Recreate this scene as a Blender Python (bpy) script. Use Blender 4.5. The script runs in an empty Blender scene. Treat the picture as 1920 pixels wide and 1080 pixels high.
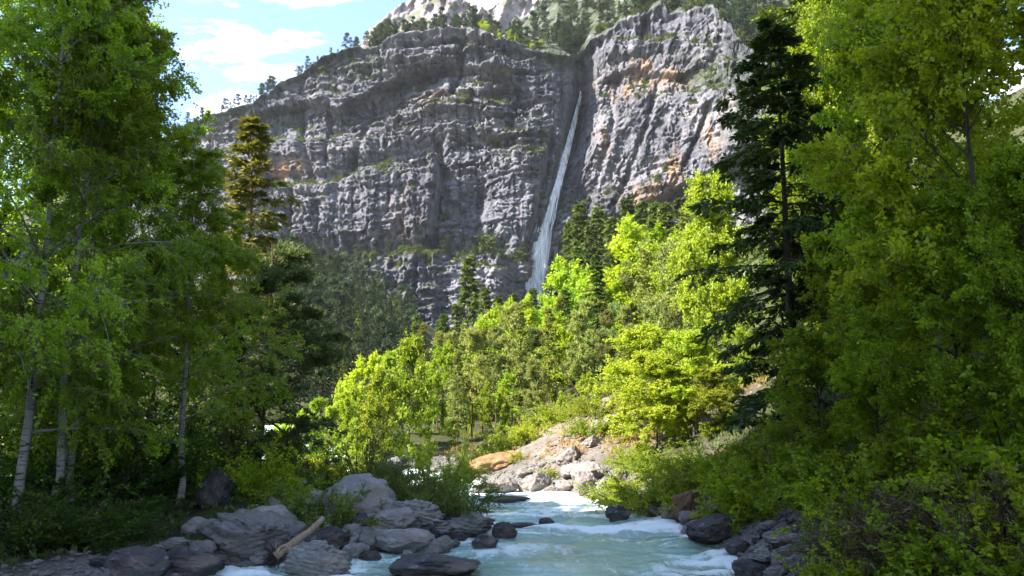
import bpy, math, random
import numpy as np

# ---------------------------------------------------------------- camera, sky, sun, exposure
sc = bpy.context.scene
COL = sc.collection
F_PX = 1507.0                      # focal length in pixels of a 1920 px wide frame
PITCH = math.radians(9.79)
CAM_Z = 4.0
cam_d = bpy.data.cameras.new('camera')
cam_d.sensor_width = 36.0
cam_d.lens = 36.0 * F_PX / 1920.0
cam_d.clip_start = 0.2
cam_d.clip_end = 6000.0
cam = bpy.data.objects.new('camera', cam_d)
COL.objects.link(cam)
cam.location = (0, 0, CAM_Z)
cam.rotation_euler = (math.radians(90) + PITCH, 0, 0)
sc.camera = cam

SUN_EL = math.radians(44)
SUN_H = np.array([-0.91, -0.415]); SUN_H /= np.linalg.norm(SUN_H)      # horizontal direction towards the sun
SUN_AZ = math.atan2(SUN_H[0], SUN_H[1])

w = bpy.data.worlds.new('World'); sc.world = w; w.use_nodes = True
nt = w.node_tree; nt.nodes.clear()
def N(t, typ, **kw):
    n = t.nodes.new(typ)
    for k, v in kw.items(): setattr(n, k, v)
    return n
out = N(nt, 'ShaderNodeOutputWorld'); bg = N(nt, 'ShaderNodeBackground')
sky = N(nt, 'ShaderNodeTexSky', sky_type='NISHITA', sun_disc=False, sun_elevation=SUN_EL, sun_rotation=SUN_AZ,
        altitude=900.0, air_density=1.0, dust_density=0.3, ozone_density=3.0)
tc = N(nt, 'ShaderNodeTexCoord'); sep = N(nt, 'ShaderNodeSeparateXYZ')
nt.links.new(tc.outputs['Generated'], sep.inputs[0])
addz = N(nt, 'ShaderNodeMath', operation='ADD'); addz.inputs[1].default_value = 0.12
nt.links.new(sep.outputs['Z'], addz.inputs[0])
mx = N(nt, 'ShaderNodeMath', operation='MAXIMUM'); mx.inputs[1].default_value = 0.05
nt.links.new(addz.outputs[0], mx.inputs[0])
dx = N(nt, 'ShaderNodeMath', operation='DIVIDE'); dy = N(nt, 'ShaderNodeMath', operation='DIVIDE')
nt.links.new(sep.outputs['X'], dx.inputs[0]); nt.links.new(mx.outputs[0], dx.inputs[1])
nt.links.new(sep.outputs['Y'], dy.inputs[0]); nt.links.new(mx.outputs[0], dy.inputs[1])
comb = N(nt, 'ShaderNodeCombineXYZ')
nt.links.new(dx.outputs[0], comb.inputs[0]); nt.links.new(dy.outputs[0], comb.inputs[1])
cmap = N(nt, 'ShaderNodeMapping')
cmap.inputs['Rotation'].default_value = (0, 0, math.radians(-35))
cmap.inputs['Location'].default_value = (0.15, 1.32, 0.0)
cmap.inputs['Scale'].default_value = (1.5, 3.0, 1.0)
nt.links.new(comb.outputs[0], cmap.inputs[0])
cn = N(nt, 'ShaderNodeTexNoise'); cn.inputs['Scale'].default_value = 1.25; cn.inputs['Detail'].default_value = 7.0
cn.inputs['Roughness'].default_value = 0.58; cn.inputs['Distortion'].default_value = 0.35
nt.links.new(cmap.outputs[0], cn.inputs['Vector'])
cr = N(nt, 'ShaderNodeValToRGB'); cr.color_ramp.elements[0].position = 0.53; cr.color_ramp.elements[1].position = 0.67
nt.links.new(cn.outputs['Fac'], cr.inputs[0])
cmix = N(nt, 'ShaderNodeMix', data_type='RGBA')
cmix.inputs['B'].default_value = (6.2, 6.05, 5.9, 1)
nt.links.new(cr.outputs[0], cmix.inputs['Factor']); 
bright = N(nt, 'ShaderNodeMix', data_type='RGBA', blend_type='ADD'); bright.inputs['Factor'].default_value = 1.0
bright.inputs['B'].default_value = (0.1, 0.12, 0.16, 1)
nt.links.new(sky.outputs[0], bright.inputs['A'])
nt.links.new(bright.outputs['Result'], cmix.inputs['A'])
nt.links.new(cmix.outputs['Result'], bg.inputs[0]); bg.inputs[1].default_value = 0.098
nt.links.new(bg.outputs[0], out.inputs[0])

sun_d = bpy.data.lights.new('sun', 'SUN'); sun_d.energy = 4.0; sun_d.angle = math.radians(0.53); sun_d.color = (1.0, 0.945, 0.86)
sun = bpy.data.objects.new('sun', sun_d); COL.objects.link(sun)
from mathutils import Vector
sun_dir = Vector((SUN_H[0]*math.cos(SUN_EL), SUN_H[1]*math.cos(SUN_EL), math.sin(SUN_EL)))
sun.rotation_euler = sun_dir.to_track_quat('Z', 'Y').to_euler()
sun.location = (-60, -20, 120)

vs = sc.view_settings
vs.view_transform = 'Standard'; vs.look = 'None'; vs.gamma = 1.0; vs.exposure = 2.4; vs.use_curve_mapping = False
sc.cycles.use_denoising = True
sc.cycles.max_bounces = 7; sc.cycles.diffuse_bounces = 3; sc.cycles.glossy_bounces = 2
sc.cycles.transmission_bounces = 4; sc.cycles.transparent_max_bounces = 12
sc.cycles.volume_bounces = 0
sc.cycles.caustics_reflective = False; sc.cycles.caustics_refractive = False

# ---------------------------------------------------------------- noise and mesh helpers
def _h(ix, iy, iz, seed):
    with np.errstate(over='ignore'):
        a = ix.astype(np.int64).astype(np.uint32)*np.uint32(374761393) + iy.astype(np.int64).astype(np.uint32)*np.uint32(668265263) \
            + iz.astype(np.int64).astype(np.uint32)*np.uint32(2147483647) + np.uint32((seed*1274126177) & 0xffffffff)
        a = (a ^ (a >> np.uint32(13)))*np.uint32(1274126177)
        a = (a ^ (a >> np.uint32(16)))*np.uint32(2246822519)
        a = a ^ (a >> np.uint32(13))
    return a.astype(np.float64)/4294967295.0
def vn2(x, y, seed=0):
    x = np.asarray(x, float); y = np.asarray(y, float); x, y = np.broadcast_arrays(x, y)
    ix = np.floor(x); iy = np.floor(y); fx = x-ix; fy = y-iy
    u = fx*fx*fx*(fx*(fx*6-15)+10); v = fy*fy*fy*(fy*(fy*6-15)+10); z = np.zeros_like(ix)
    a = _h(ix, iy, z, seed); b = _h(ix+1, iy, z, seed); c = _h(ix, iy+1, z, seed); d = _h(ix+1, iy+1, z, seed)
    return (a+(b-a)*u)*(1-v) + (c+(d-c)*u)*v
def fbm2(x, y, o=4, seed=0, g=0.5):
    s = 0; a = 1; t = 0; x = np.asarray(x, float); y = np.asarray(y, float)
    for i in range(o):
        s = s+a*vn2(x, y, seed+i*17); t += a; a *= g; x = x*2.03+11.3; y = y*2.03+5.7
    return s/t
def ridge2(x, y, o=4, seed=0, g=0.5):
    s = 0; a = 1; t = 0; x = np.asarray(x, float); y = np.asarray(y, float)
    for i in range(o):
        s = s+a*(1-np.abs(2*vn2(x, y, seed+i*17)-1)); t += a; a *= g; x = x*2.03+11.3; y = y*2.03+5.7
    return s/t
def vn3(p, seed=0):
    i = np.floor(p); f = p-i; u = f*f*(3-2*f); r = 0
    for dx_ in (0, 1):
        for dy_ in (0, 1):
            for dz_ in (0, 1):
                wgt = (u[:, 0] if dx_ else 1-u[:, 0])*(u[:, 1] if dy_ else 1-u[:, 1])*(u[:, 2] if dz_ else 1-u[:, 2])
                r = r+wgt*_h(i[:, 0]+dx_, i[:, 1]+dy_, i[:, 2]+dz_, seed)
    return r
def fbm3(p, o=3, seed=0):
    s = 0; a = 1; t = 0
    for k in range(o):
        s = s+a*vn3(p, seed+k*13); t += a; a *= .5; p = p*2.07+3.1
    return s/t
def sst(x, a, b):
    t = np.clip((x-a)/(b-a), 0, 1); return t*t*(3-2*t)
def pl(x, pts):
    p = np.array(pts, float); return np.interp(x, p[:, 0], p[:, 1])
def unit(v): return v/np.maximum(np.linalg.norm(v, axis=-1, keepdims=True), 1e-9)

def mesh(name, V, F, mat=None, attrs=None, smooth=False, mats=None, mi=None):
    """V (n,3); F a list of int arrays (k,3) or (k,4)"""
    if not isinstance(F, list): F = [F]
    F = [np.asarray(f, np.int32) for f in F if len(f)]
    m = bpy.data.meshes.new(name)
    m.vertices.add(len(V)); m.vertices.foreach_set('co', np.ascontiguousarray(V, np.float32).ravel())
    loops = np.concatenate([f.ravel() for f in F]); tot = np.concatenate([np.full(len(f), f.shape[1], np.int32) for f in F])
    m.loops.add(len(loops)); m.loops.foreach_set('vertex_index', loops)
    m.polygons.add(len(tot)); st = np.zeros(len(tot), np.int32); st[1:] = np.cumsum(tot)[:-1]
    m.polygons.foreach_set('loop_start', st)
    if smooth: m.polygons.foreach_set('use_smooth', np.ones(len(tot), bool))
    for mt in (mats or ([mat] if mat else [])): m.materials.append(mt)
    if mi is not None: m.polygons.foreach_set('material_index', np.asarray(mi, np.int32))
    for k, v in (attrs or {}).items():
        at_ = m.attributes.new(k, 'FLOAT', 'POINT'); at_.data.foreach_set('value', np.ascontiguousarray(v, np.float32))
    m.update(calc_edges=True)
    return m
def link(name, data, parent=None, loc=(0, 0, 0), rot=(0, 0, 0), scl=(1, 1, 1)):
    o = bpy.data.objects.new(name, data); COL.objects.link(o)
    o.location = loc; o.rotation_euler = rot; o.scale = scl
    if parent: o.parent = parent
    return o
def tag(o, label=None, cat=None, group=None, kind=None):
    if label: o['label'] = label
    if cat: o['category'] = cat
    if group: o['group'] = group
    if kind: o['kind'] = kind
    return o
def gridF(nu, nv):
    i = np.arange(nu-1)[:, None]*nv+np.arange(nv-1)[None, :]; i = i.ravel()
    return np.stack([i, i+nv, i+nv+1, i+1], 1)

def ray(px, py):
    cx = (px-960.0)/F_PX; cu = (540.0-py)/F_PX
    fw = math.cos(PITCH)-math.sin(PITCH)*cu; up = math.sin(PITCH)+math.cos(PITCH)*cu
    return cx/fw, up/fw

# ---------------------------------------------------------------- materials
def newmat(name):
    m = bpy.data.materials.new(name); m.use_nodes = True; m.node_tree.nodes.clear()
    return m, m.node_tree
def mixc(t, fac, a, b, blend='MIX'):
    n = N(t, 'ShaderNodeMix', data_type='RGBA', blend_type=blend)
    for s, v in (('Factor', fac), ('A', a), ('B', b)):
        if isinstance(v, (tuple, list)): n.inputs[s].default_value = (*v, 1) if len(v) == 3 else v
        elif isinstance(v, (int, float)): n.inputs[s].default_value = v
        else: t.links.new(v, n.inputs[s])
    return n.outputs['Result']
def attr(t, name): return N(t, 'ShaderNodeAttribute', attribute_name=name).outputs['Fac']
def noise(t, scale, detail=4, rough=.55, vec=None, dist=0):
    n = N(t, 'ShaderNodeTexNoise'); n.inputs['Scale'].default_value = scale; n.inputs['Detail'].default_value = detail
    n.inputs['Roughness'].default_value = rough; n.inputs['Distortion'].default_value = dist
    if vec is not None: t.links.new(vec, n.inputs['Vector'])
    return n.outputs['Fac']
def ramp(t, fac, stops):
    n = N(t, 'ShaderNodeValToRGB'); e = n.color_ramp.elements
    e[0].position = stops[0][0]; e[0].color = (*stops[0][1], 1); e[1].position = stops[-1][0]; e[1].color = (*stops[-1][1], 1)
    for p, c in stops[1:-1]:
        q = e.new(p); q.color = (*c, 1)
    t.links.new(fac, n.inputs[0]); return n.outputs[0]
def rampf(t, fac, a, b):
    n = N(t, 'ShaderNodeMapRange'); n.interpolation_type = 'SMOOTHSTEP'
    n.inputs['From Min'].default_value = a; n.inputs['From Max'].default_value = b
    t.links.new(fac, n.inputs['Value']); return n.outputs['Result']
def mapping(t, scale, coord='Object', rot=(0, 0, 0)):
    c = N(t, 'ShaderNodeTexCoord'); m = N(t, 'ShaderNodeMapping'); m.inputs['Scale'].default_value = scale
    m.inputs['Rotation'].default_value = rot
    t.links.new(c.outputs[coord], m.inputs[0]); return m.outputs[0]
def bump(t, h, strength, dist):
    b = N(t, 'ShaderNodeBump'); b.inputs['Strength'].default_value = strength; b.inputs['Distance'].default_value = dist
    t.links.new(h, b.inputs['Height']); return b.outputs[0]
def principled(t, col, rough=.8, nrm=None, spec=.3):
    p = N(t, 'ShaderNodeBsdfPrincipled'); o = N(t, 'ShaderNodeOutputMaterial')
    if isinstance(col, tuple): p.inputs['Base Color'].default_value = (*col, 1)
    else: t.links.new(col, p.inputs['Base Color'])
    if isinstance(rough, float): p.inputs['Roughness'].default_value = rough
    else: t.links.new(rough, p.inputs['Roughness'])
    p.inputs['Specular IOR Level'].default_value = spec
    if nrm is not None: t.links.new(nrm, p.inputs['Normal'])
    t.links.new(p.outputs[0], o.inputs[0]); return p

def leaf_mat(name, dark, light, trans=.45, spec=.25, rough=.45, objvar=.35):
    m, t = newmat(name)
    oi = N(t, 'ShaderNodeObjectInfo')
    base = mixc(t, attr(t, 'rnd'), dark, light)
    h = N(t, 'ShaderNodeHueSaturation')
    mr = N(t, 'ShaderNodeMapRange'); mr.inputs['To Min'].default_value = 1-objvar; mr.inputs['To Max'].default_value = 1+objvar
    t.links.new(oi.outputs['Random'], mr.inputs['Value']); t.links.new(mr.outputs[0], h.inputs['Value'])
    mh = N(t, 'ShaderNodeMapRange'); mh.inputs['To Min'].default_value = .485; mh.inputs['To Max'].default_value = .515
    mm = N(t, 'ShaderNodeMath', operation='FRACT'); ml = N(t, 'ShaderNodeMath', operation='MULTIPLY'); ml.inputs[1].default_value = 7.31
    t.links.new(oi.outputs['Random'], ml.inputs[0]); t.links.new(ml.outputs[0], mm.inputs[0]); t.links.new(mm.outputs[0], mh.inputs['Value'])
    t.links.new(mh.outputs[0], h.inputs['Hue']); t.links.new(base, h.inputs['Color'])
    col = h.outputs[0]
    p = N(t, 'ShaderNodeBsdfPrincipled'); t.links.new(col, p.inputs['Base Color']); p.inputs['Roughness'].default_value = rough
    p.inputs['Specular IOR Level'].default_value = spec
    tr = N(t, 'ShaderNodeBsdfTranslucent')
    tcol = mixc(t, 1.0, col, (1.5, 1.35, .55), 'MULTIPLY'); t.links.new(tcol, tr.inputs[0])
    mx_ = N(t, 'ShaderNodeMixShader'); mx_.inputs[0].default_value = trans
    t.links.new(p.outputs[0], mx_.inputs[1]); t.links.new(tr.outputs[0], mx_.inputs[2])
    o = N(t, 'ShaderNodeOutputMaterial'); t.links.new(mx_.outputs[0], o.inputs[0])
    return m
def bark_mat(name, a, b, scale=(6, 6, 1.2)):
    m, t = newmat(name); v = mapping(t, scale)
    n = noise(t, 2.2, 6, .65, v)
    principled(t, ramp(t, n, [(.3, a), (.7, b)]), .9, bump(t, n, .6, .03), .15)
    return m
M = {}
M['leaf_birch'] = leaf_mat('birch_leaves', (.165, .265, .012), (.31, .43, .022), .5)
M['leaf_dark'] = leaf_mat('shade_leaves', (.03, .07, .008), (.08, .14, .012), .4)  # shade under the left bank trees is put into this darker leaf colour
M['leaf_right'] = leaf_mat('right_bank_leaves', (.155, .23, .008), (.32, .40, .016), .5, objvar=.25)
M['leaf_sun'] = leaf_mat('spring_leaves', (.16, .25, .018), (.38, .46, .05), .5, objvar=.25)
M['leaf_neon'] = leaf_mat('fresh_beech_leaves', (.17, .29, .014), (.39, .50, .035), .5, objvar=.25)
M['leaf_pale'] = leaf_mat('pale_leaves', (.17, .24, .06), (.26, .33, .10), .45, objvar=.25)
M['leaf_bush'] = leaf_mat('willow_leaves', (.09, .14, .025), (.17, .22, .05), .4)
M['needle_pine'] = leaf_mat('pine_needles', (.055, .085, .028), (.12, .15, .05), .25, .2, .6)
M['needle_olive'] = leaf_mat('olive_pine_needles', (.15, .185, .045), (.29, .32, .09), .3, .2, .6)
M['needle_fir'] = leaf_mat('fir_needles', (.045, .08, .016), (.115, .165, .036), .2, .25, .5)
M['needle_mid'] = leaf_mat('spruce_needles', (.06, .10, .022), (.14, .19, .045), .3, .2, .6)
M['needle_yellow'] = leaf_mat('yellowing_needles', (.085, .10, .02), (.18, .18, .038), .3, .2, .6, .1)
M['needle_far'] = leaf_mat('far_needles', (.022, .045, .019), (.06, .085, .032), .2, .2, .7)  # dark even in sun: shade of the left wood is put into the colour
M['twig_brown'] = leaf_mat('dry_twigs', (.085, .06, .035), (.16, .11, .065), .1, .1, .8, .15)
M['grass'] = leaf_mat('grass_blades', (.12, .17, .03), (.24, .26, .07), .4, .15, .7, .1)
M['straw'] = leaf_mat('straw_blades', (.26, .18, .07), (.40, .27, .10), .3, .15, .7, .1)
M['veg_cliff'] = leaf_mat('ledge_plants', (.045, .075, .016), (.12, .14, .04), .3, .2, .7, .2)
M['bark'] = bark_mat('grey_brown_bark', (.035, .027, .02), (.11, .085, .065))
M['bark_pine'] = bark_mat('pine_bark', (.05, .03, .02), (.16, .095, .06))
M['bark_dead'] = bark_mat('dead_bark', (.06, .05, .045), (.15, .13, .115))

def birch_bark():
    m, t = newmat('birch_bark')
    n1 = noise(t, 3.0, 4, .6, mapping(t, (1.2, 1.2, 9.0)))
    n2 = noise(t, 1.3, 3, .5, mapping(t, (1.0, 1.0, 1.6)))
    base = ramp(t, n2, [(.35, (.22, .195, .165)), (.7, (.36, .325, .285))])
    col = mixc(t, rampf(t, n1, .55, .62), base, (.045, .035, .03))
    principled(t, col, .75, bump(t, n1, .4, .02), .2)
    return m
M['bark_birch'] = birch_bark()

def rock_mat(name, a, b, c, moss=.0):
    m, t = newmat(name)
    v = mapping(t, (1, 1, 1)); oi = N(t, 'ShaderNodeObjectInfo')
    n1 = noise(t, 1.1, 5, .62, v, .4); n2 = noise(t, 5.5, 4, .7, v); n3 = noise(t, .45, 3, .5, mapping(t, (1, 1, 3.2), rot=(.5, .3, 0)))
    col = ramp(t, n1, [(.28, a), (.5, b), (.72, c)])
    col = mixc(t, rampf(t, n2, .58, .74), col, (.29, .275, .265))
    col = mixc(t, rampf(t, n3, .55, .7), col, mixc(t, .55, col, (.19, .125, .10)))
    if moss:
        g = N(t, 'ShaderNodeNewGeometry'); s = N(t, 'ShaderNodeSeparateXYZ'); t.links.new(g.outputs['Normal'], s.inputs[0])
        mm = N(t, 'ShaderNodeMath', operation='MULTIPLY'); t.links.new(rampf(t, s.outputs['Z'], .45, .9), mm.inputs[0]); t.links.new(rampf(t, noise(t, 2.0, 5, .6, v), .5, .62), mm.inputs[1])
        m2 = N(t, 'ShaderNodeMath', operation='MULTIPLY'); t.links.new(mm.outputs[0], m2.inputs[0]); m2.inputs[1].default_value = moss
        col = mixc(t, m2.outputs[0], col, (.10, .105, .025))
    hv = N(t, 'ShaderNodeHueSaturation'); mr = N(t, 'ShaderNodeMapRange'); mr.inputs['To Min'].default_value = .75; mr.inputs['To Max'].default_value = 1.3
    t.links.new(oi.outputs['Random'], mr.inputs['Value']); t.links.new(mr.outputs[0], hv.inputs['Value']); t.links.new(col, hv.inputs['Color'])
    ad = N(t, 'ShaderNodeMath', operation='ADD'); t.links.new(n1, ad.inputs[0]); t.links.new(n2, ad.inputs[1])
    principled(t, hv.outputs[0], .78, bump(t, ad.outputs[0], .9, .14), .3)
    return m
M['rock'] = rock_mat('bank_rock', (.115, .105, .098), (.21, .192, .18), (.32, .29, .27), .6)
M['rock_dark'] = rock_mat('wet_rock', (.028, .027, .029), (.055, .051, .052), (.10, .09, .088), .2)
M['rock_warm'] = rock_mat('warm_rock', (.115, .103, .095), (.195, .173, .156), (.28, .25, .228))

def cliff_mat():
    m, t = newmat('cliff_rock')
    v = mapping(t, (1, 1, 1))
    n1 = noise(t, .045, 5, .62, v, .3)
    st = noise(t, .30, 4, .62, mapping(t, (1, .6, .05)), .2)
    st2 = noise(t, .09, 3, .6, mapping(t, (1, .6, .06)), .3)
    fine = noise(t, .5, 5, .75, v)
    lay = noise(t, .5, 3, .6, mapping(t, (.05, .05, 1), rot=(0, math.radians(4), 0)), .15)
    col = ramp(t, n1, [(.3, (.070, .070, .086)), (.5, (.122, .119, .136)), (.72, (.195, .186, .198))])
    col = mixc(t, rampf(t, st, .50, .66), col, (.036, .035, .044))
    col = mixc(t, rampf(t, st2, .50, .66), col, mixc(t, .65, col, (.045, .044, .056)))
    col = mixc(t, rampf(t, st, .30, .42), mixc(t, .5, col, (.27, .25, .25)), col)
    col = mixc(t, rampf(t, lay, .62, .72), col, mixc(t, .4, col, (.055, .054, .065)))
    col = mixc(t, rampf(t, fine, .6, .75), col, mixc(t, .2, col, (.28, .26, .26)))
    oc = N(t, 'ShaderNodeMath', operation='MULTIPLY'); t.links.new(attr(t, 'ochre'), oc.inputs[0])
    ocn = noise(t, .2, 4, .6, mapping(t, (1, .6, .25))); t.links.new(rampf(t, ocn, .38, .6), oc.inputs[1])
    col = mixc(t, oc.outputs[0], col, mixc(t, noise(t, .5, 3), (.25, .135, .065), (.31, .21, .13)))
    col = mixc(t, attr(t, 'pale'), col, (.34, .285, .275))
    col = mixc(t, attr(t, 'wet'), col, (.03, .03, .034))
    vg = N(t, 'ShaderNodeMath', operation='MULTIPLY'); t.links.new(attr(t, 'veg'), vg.inputs[0]); t.links.new(rampf(t, noise(t, .16, 5, .65, v), .34, .52), vg.inputs[1])
    col = mixc(t, vg.outputs[0], col, mixc(t, rampf(t, noise(t, .35, 4), .4, .62), (.042, .055, .018), (.125, .12, .045)))
    ad = N(t, 'ShaderNodeMath', operation='ADD'); t.links.new(fine, ad.inputs[0]); t.links.new(st, ad.inputs[1])
    principled(t, col, .88, bump(t, ad.outputs[0], .7, 1.0), .2)
    return m
M['cliff'] = cliff_mat()
def peak_mat():
    m, t = newmat('peak_rock'); v = mapping(t, (1, 1, 1))
    n1 = noise(t, .02, 8, .62, v, .3); st = noise(t, .07, 6, .6, mapping(t, (1, .6, .2)))
    col = ramp(t, n1, [(.3, (.15, .125, .12)), (.55, (.215, .185, .175)), (.75, (.27, .24, .23))])
    col = mixc(t, rampf(t, st, .56, .7), col, (.20, .17, .165))
    col = mixc(t, attr(t, 'veg'), col, (.07, .075, .03))
    principled(t, col, .9, bump(t, n1, .5, 4), .15); return m
M['peak'] = peak_mat()

def ground_mat():
    m, t = newmat('valley_floor'); v = mapping(t, (1, 1, 1))
    n1 = noise(t, .35, 4, .62, v); n2 = noise(t, 2.6, 4, .68, v); n3 = noise(t, 9, 3, .7, v)
    floor_ = ramp(t, n1, [(.3, (.03, .024, .014)), (.5, (.045, .048, .016)), (.7, (.075, .09, .022))])
    soil = ramp(t, n2, [(.3, (.10, .082, .066)), (.5, (.165, .138, .113)), (.72, (.235, .202, .172))])
    soil = mixc(t, rampf(t, n1, .52, .62), soil, (.22, .13, .06))
    grav = ramp(t, n3, [(.3, (.07, .064, .06)), (.55, (.15, .137, .13)), (.75, (.24, .22, .205))])
    col = mixc(t, attr(t, 'soil'), floor_, soil); col = mixc(t, attr(t, 'gravel'), col, grav)
    ad = N(t, 'ShaderNodeMath', operation='ADD'); t.links.new(n2, ad.inputs[0]); t.links.new(n3, ad.inputs[1])
    principled(t, col, .93, bump(t, ad.outputs[0], .8, .12), .15); return m
M['ground'] = ground_mat()

def water_mat():
    m, t = newmat('river_water'); v = mapping(t, (1, 1, 1))
    # streaks drawn out along the current
    n1 = noise(t, 1.5, 6, .68, mapping(t, (1.25, .42, 1), rot=(0, 0, math.radians(10))), .9)
    n2 = noise(t, 6.0, 5, .72, mapping(t, (1.1, .5, 1), rot=(0, 0, math.radians(10))), .8)
    deep = ramp(t, noise(t, .35, 4, .55, v, .5), [(.3, (.15, .26, .21)), (.55, (.23, .41, .37)), (.75, (.36, .56, .52))])
    shal = mixc(t, attr(t, 'shallow'), deep, (.11, .115, .045))
    fo = attr(t, 'foam')
    a1 = N(t, 'ShaderNodeMath', operation='ADD'); t.links.new(fo, a1.inputs[0])
    b1 = N(t, 'ShaderNodeMath', operation='MULTIPLY_ADD'); t.links.new(n1, b1.inputs[0]); b1.inputs[1].default_value = 1.5; b1.inputs[2].default_value = -.75
    b2 = N(t, 'ShaderNodeMath', operation='MULTIPLY_ADD'); t.links.new(n2, b2.inputs[0]); b2.inputs[1].default_value = .6; t.links.new(b1.outputs[0], b2.inputs[2])
    t.links.new(b2.outputs[0], a1.inputs[1])
    fac = rampf(t, a1.outputs[0], .55, 1.4)
    col = mixc(t, fac, shal, (.74, .80, .79))
    mr = N(t, 'ShaderNodeMapRange'); mr.inputs['To Min'].default_value = .10; mr.inputs['To Max'].default_value = .6
    t.links.new(fac, mr.inputs['Value'])
    hh = N(t, 'ShaderNodeMath', operation='ADD'); t.links.new(n1, hh.inputs[0]); t.links.new(n2, hh.inputs[1])
    principled(t, col, mr.outputs[0], bump(t, hh.outputs[0], .5, .09), .5); return m
M['water'] = water_mat()

def fall_mat():
    m, t = newmat('falling_water')
    n = noise(t, .8, 6, .68, mapping(t, (1, 1, .05)), .35)
    d = N(t, 'ShaderNodeBsdfDiffuse'); d.inputs[0].default_value = (.9, .9, .91, 1)
    tl = N(t, 'ShaderNodeBsdfTranslucent'); tl.inputs[0].default_value = (.9, .91, .92, 1)
    mm = N(t, 'ShaderNodeMixShader'); mm.inputs[0].default_value = .4; t.links.new(d.outputs[0], mm.inputs[1]); t.links.new(tl.outputs[0], mm.inputs[2])
    tp = N(t, 'ShaderNodeBsdfTransparent'); ms = N(t, 'ShaderNodeMixShader')
    al = N(t, 'ShaderNodeMath', operation='MULTIPLY'); t.links.new(rampf(t, n, .22, .62), al.inputs[0]); t.links.new(attr(t, 'dens'), al.inputs[1])
    t.links.new(al.outputs[0], ms.inputs[0]); t.links.new(tp.outputs[0], ms.inputs[1]); t.links.new(mm.outputs[0], ms.inputs[2])
    o = N(t, 'ShaderNodeOutputMaterial'); t.links.new(ms.outputs[0], o.inputs[0]); return m
M['fall'] = fall_mat()

# ---------------------------------------------------------------- valley floor, banks and hillsides
LEFT = [(-200, -12), (10, -11), (21, -9.0), (23.5, -7.6), (26, -4.6), (29, -1.7), (31, -.4), (34, -1.2), (38, -1.9), (42, -2.6), (46, -6), (50, -11),
        (58, -17), (70, -25), (100, -36), (200, -34), (300, -26), (420, -20), (900, -20)]
RIGHT = [(-200, 8), (10, 8), (23, 6.2), (26, 6.8), (30, 6.9), (34, 6.3), (38, 5.3), (42, 4.1), (46, 2.6), (50, -.5), (58, -6), (70, -14),
         (100, -25), (200, -20), (300, -10), (420, 0), (900, 0)]
FOOT = [(-200, 8), (10, 8), (23, 6.2), (26, 6.8), (30, 6.9), (34, 6.3), (38, 5.3), (42, 4.1), (46, 2.6), (50, -.3), (54, -3), (58, -3), (62, -2.5), (70, -1.5),
        (100, -4), (200, -5), (300, -10), (420, 0), (900, 0)]
def zriver(y): return pl(y, [(-200, -2.4), (20, 0), (46, .34), (60, .9), (75, 1.7), (100, 3.2), (200, 13), (300, 24), (420, 44), (900, 44)])
def H(x, y):
    x = np.asarray(x, float); y = np.asarray(y, float)
    L = pl(y, LEFT); R = pl(y, RIGHT); z0 = zriver(y)
    dl = L-x; dr = x-R; df = x-pl(y, FOOT)
    far = sst(y, 80, 260)
    inside = np.minimum(-dl, -dr)
    bed = -1.0*sst(inside, -.15, 1.6)
    hl = .45*sst(dl, -.1, 1.0)+.06*np.clip(dl, 0, 18)+(.20+.50*far)*np.clip(dl-np.where(y > 150, 5, 16), 0, 42)
    near = 1-sst(y, 44, 54)
    hr = (.35+.25*near)*sst(dr, -.1, 1.2)+(.14)*np.clip(dr, 0, 2.5)
    hr = hr+.46*np.clip(df-1.5, 0, 9.5)+(.20+.25*near)*np.clip(df-11, 0, 30)+.58*np.clip(df-41, 0, 190)
    h = z0+bed+hl+hr
    # steep valley side added out of view, shaped so its shadow covers the near reach
    hill = 102*sst(-x, 28, 72)*(1-sst(y-(35.8+.45*x), -3.5, 3.5))
    h = h+hill
    rough = (fbm2(x*.12, y*.12, 4, 3)-.5)*2.2*sst(np.maximum(dl, dr), 1, 12)+(fbm2(x*.7, y*.7, 4, 9)-.5)*.55*sst(np.maximum(dl, dr), 0, 2)
    # hollows and a step in the eroded bank
    er = np.exp(-((y-58)/8)**2)*sst(df, 1, 4)*(1-sst(df, 10, 16))
    rough = rough+er*(ridge2(x*.16, y*.5, 3, 21)-.6)*1.6
    return h+rough
gx = np.unique(np.concatenate([np.linspace(-420, -60, 46), np.linspace(-60, -22, 60), np.linspace(-22, 26, 170), np.linspace(26, 70, 70), np.linspace(70, 420, 70)]))
gy = np.unique(np.concatenate([np.linspace(-160, 8, 36), np.linspace(8, 72, 210), np.linspace(72, 130, 90), np.linspace(130, 450, 110)]))
GX, GY = np.meshgrid(gx, gy, indexing='ij'); GZ = H(GX, GY)
dl = pl(GY, LEFT)-GX; dr = GX-pl(GY, RIGHT); df = GX-pl(GY, FOOT)
soil = sst(GY, 44, 50)*(1-sst(GY, 60+3*fbm2(GX*.3, GY*.3, 3, 6), 66))*sst(df, .6, 2.2)*(1-sst(df, 9+4*fbm2(GX*.2, GY*.2, 3, 4), 17))
soil = np.maximum(soil, .75*sst(dr, .8, 2)*(1-sst(dr, 3.5, 7))*(1-sst(GY, 44, 50))*sst(fbm2(GX*.5, GY*.5, 3, 8), .35, .6))
soil = soil*sst(fbm2(GX*.35, GY*.35, 3, 14), .25, .45)
gravel = (1-sst(GY, 62, 72))*(1-sst(np.maximum(dl, dr), .6, 3.2+2.5*fbm2(GX*.4, GY*.4, 3, 5)))
link('valley_ground', mesh('valley_ground', np.stack([GX, GY, GZ], -1).reshape(-1, 3), gridF(len(gx), len(gy)), M['ground'],
     {'soil': soil.ravel(), 'gravel': gravel.ravel()}, True))['kind'] = 'structure'
def Hs(x, y): return float(H(np.array([x]), np.array([y]))[0])
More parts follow.
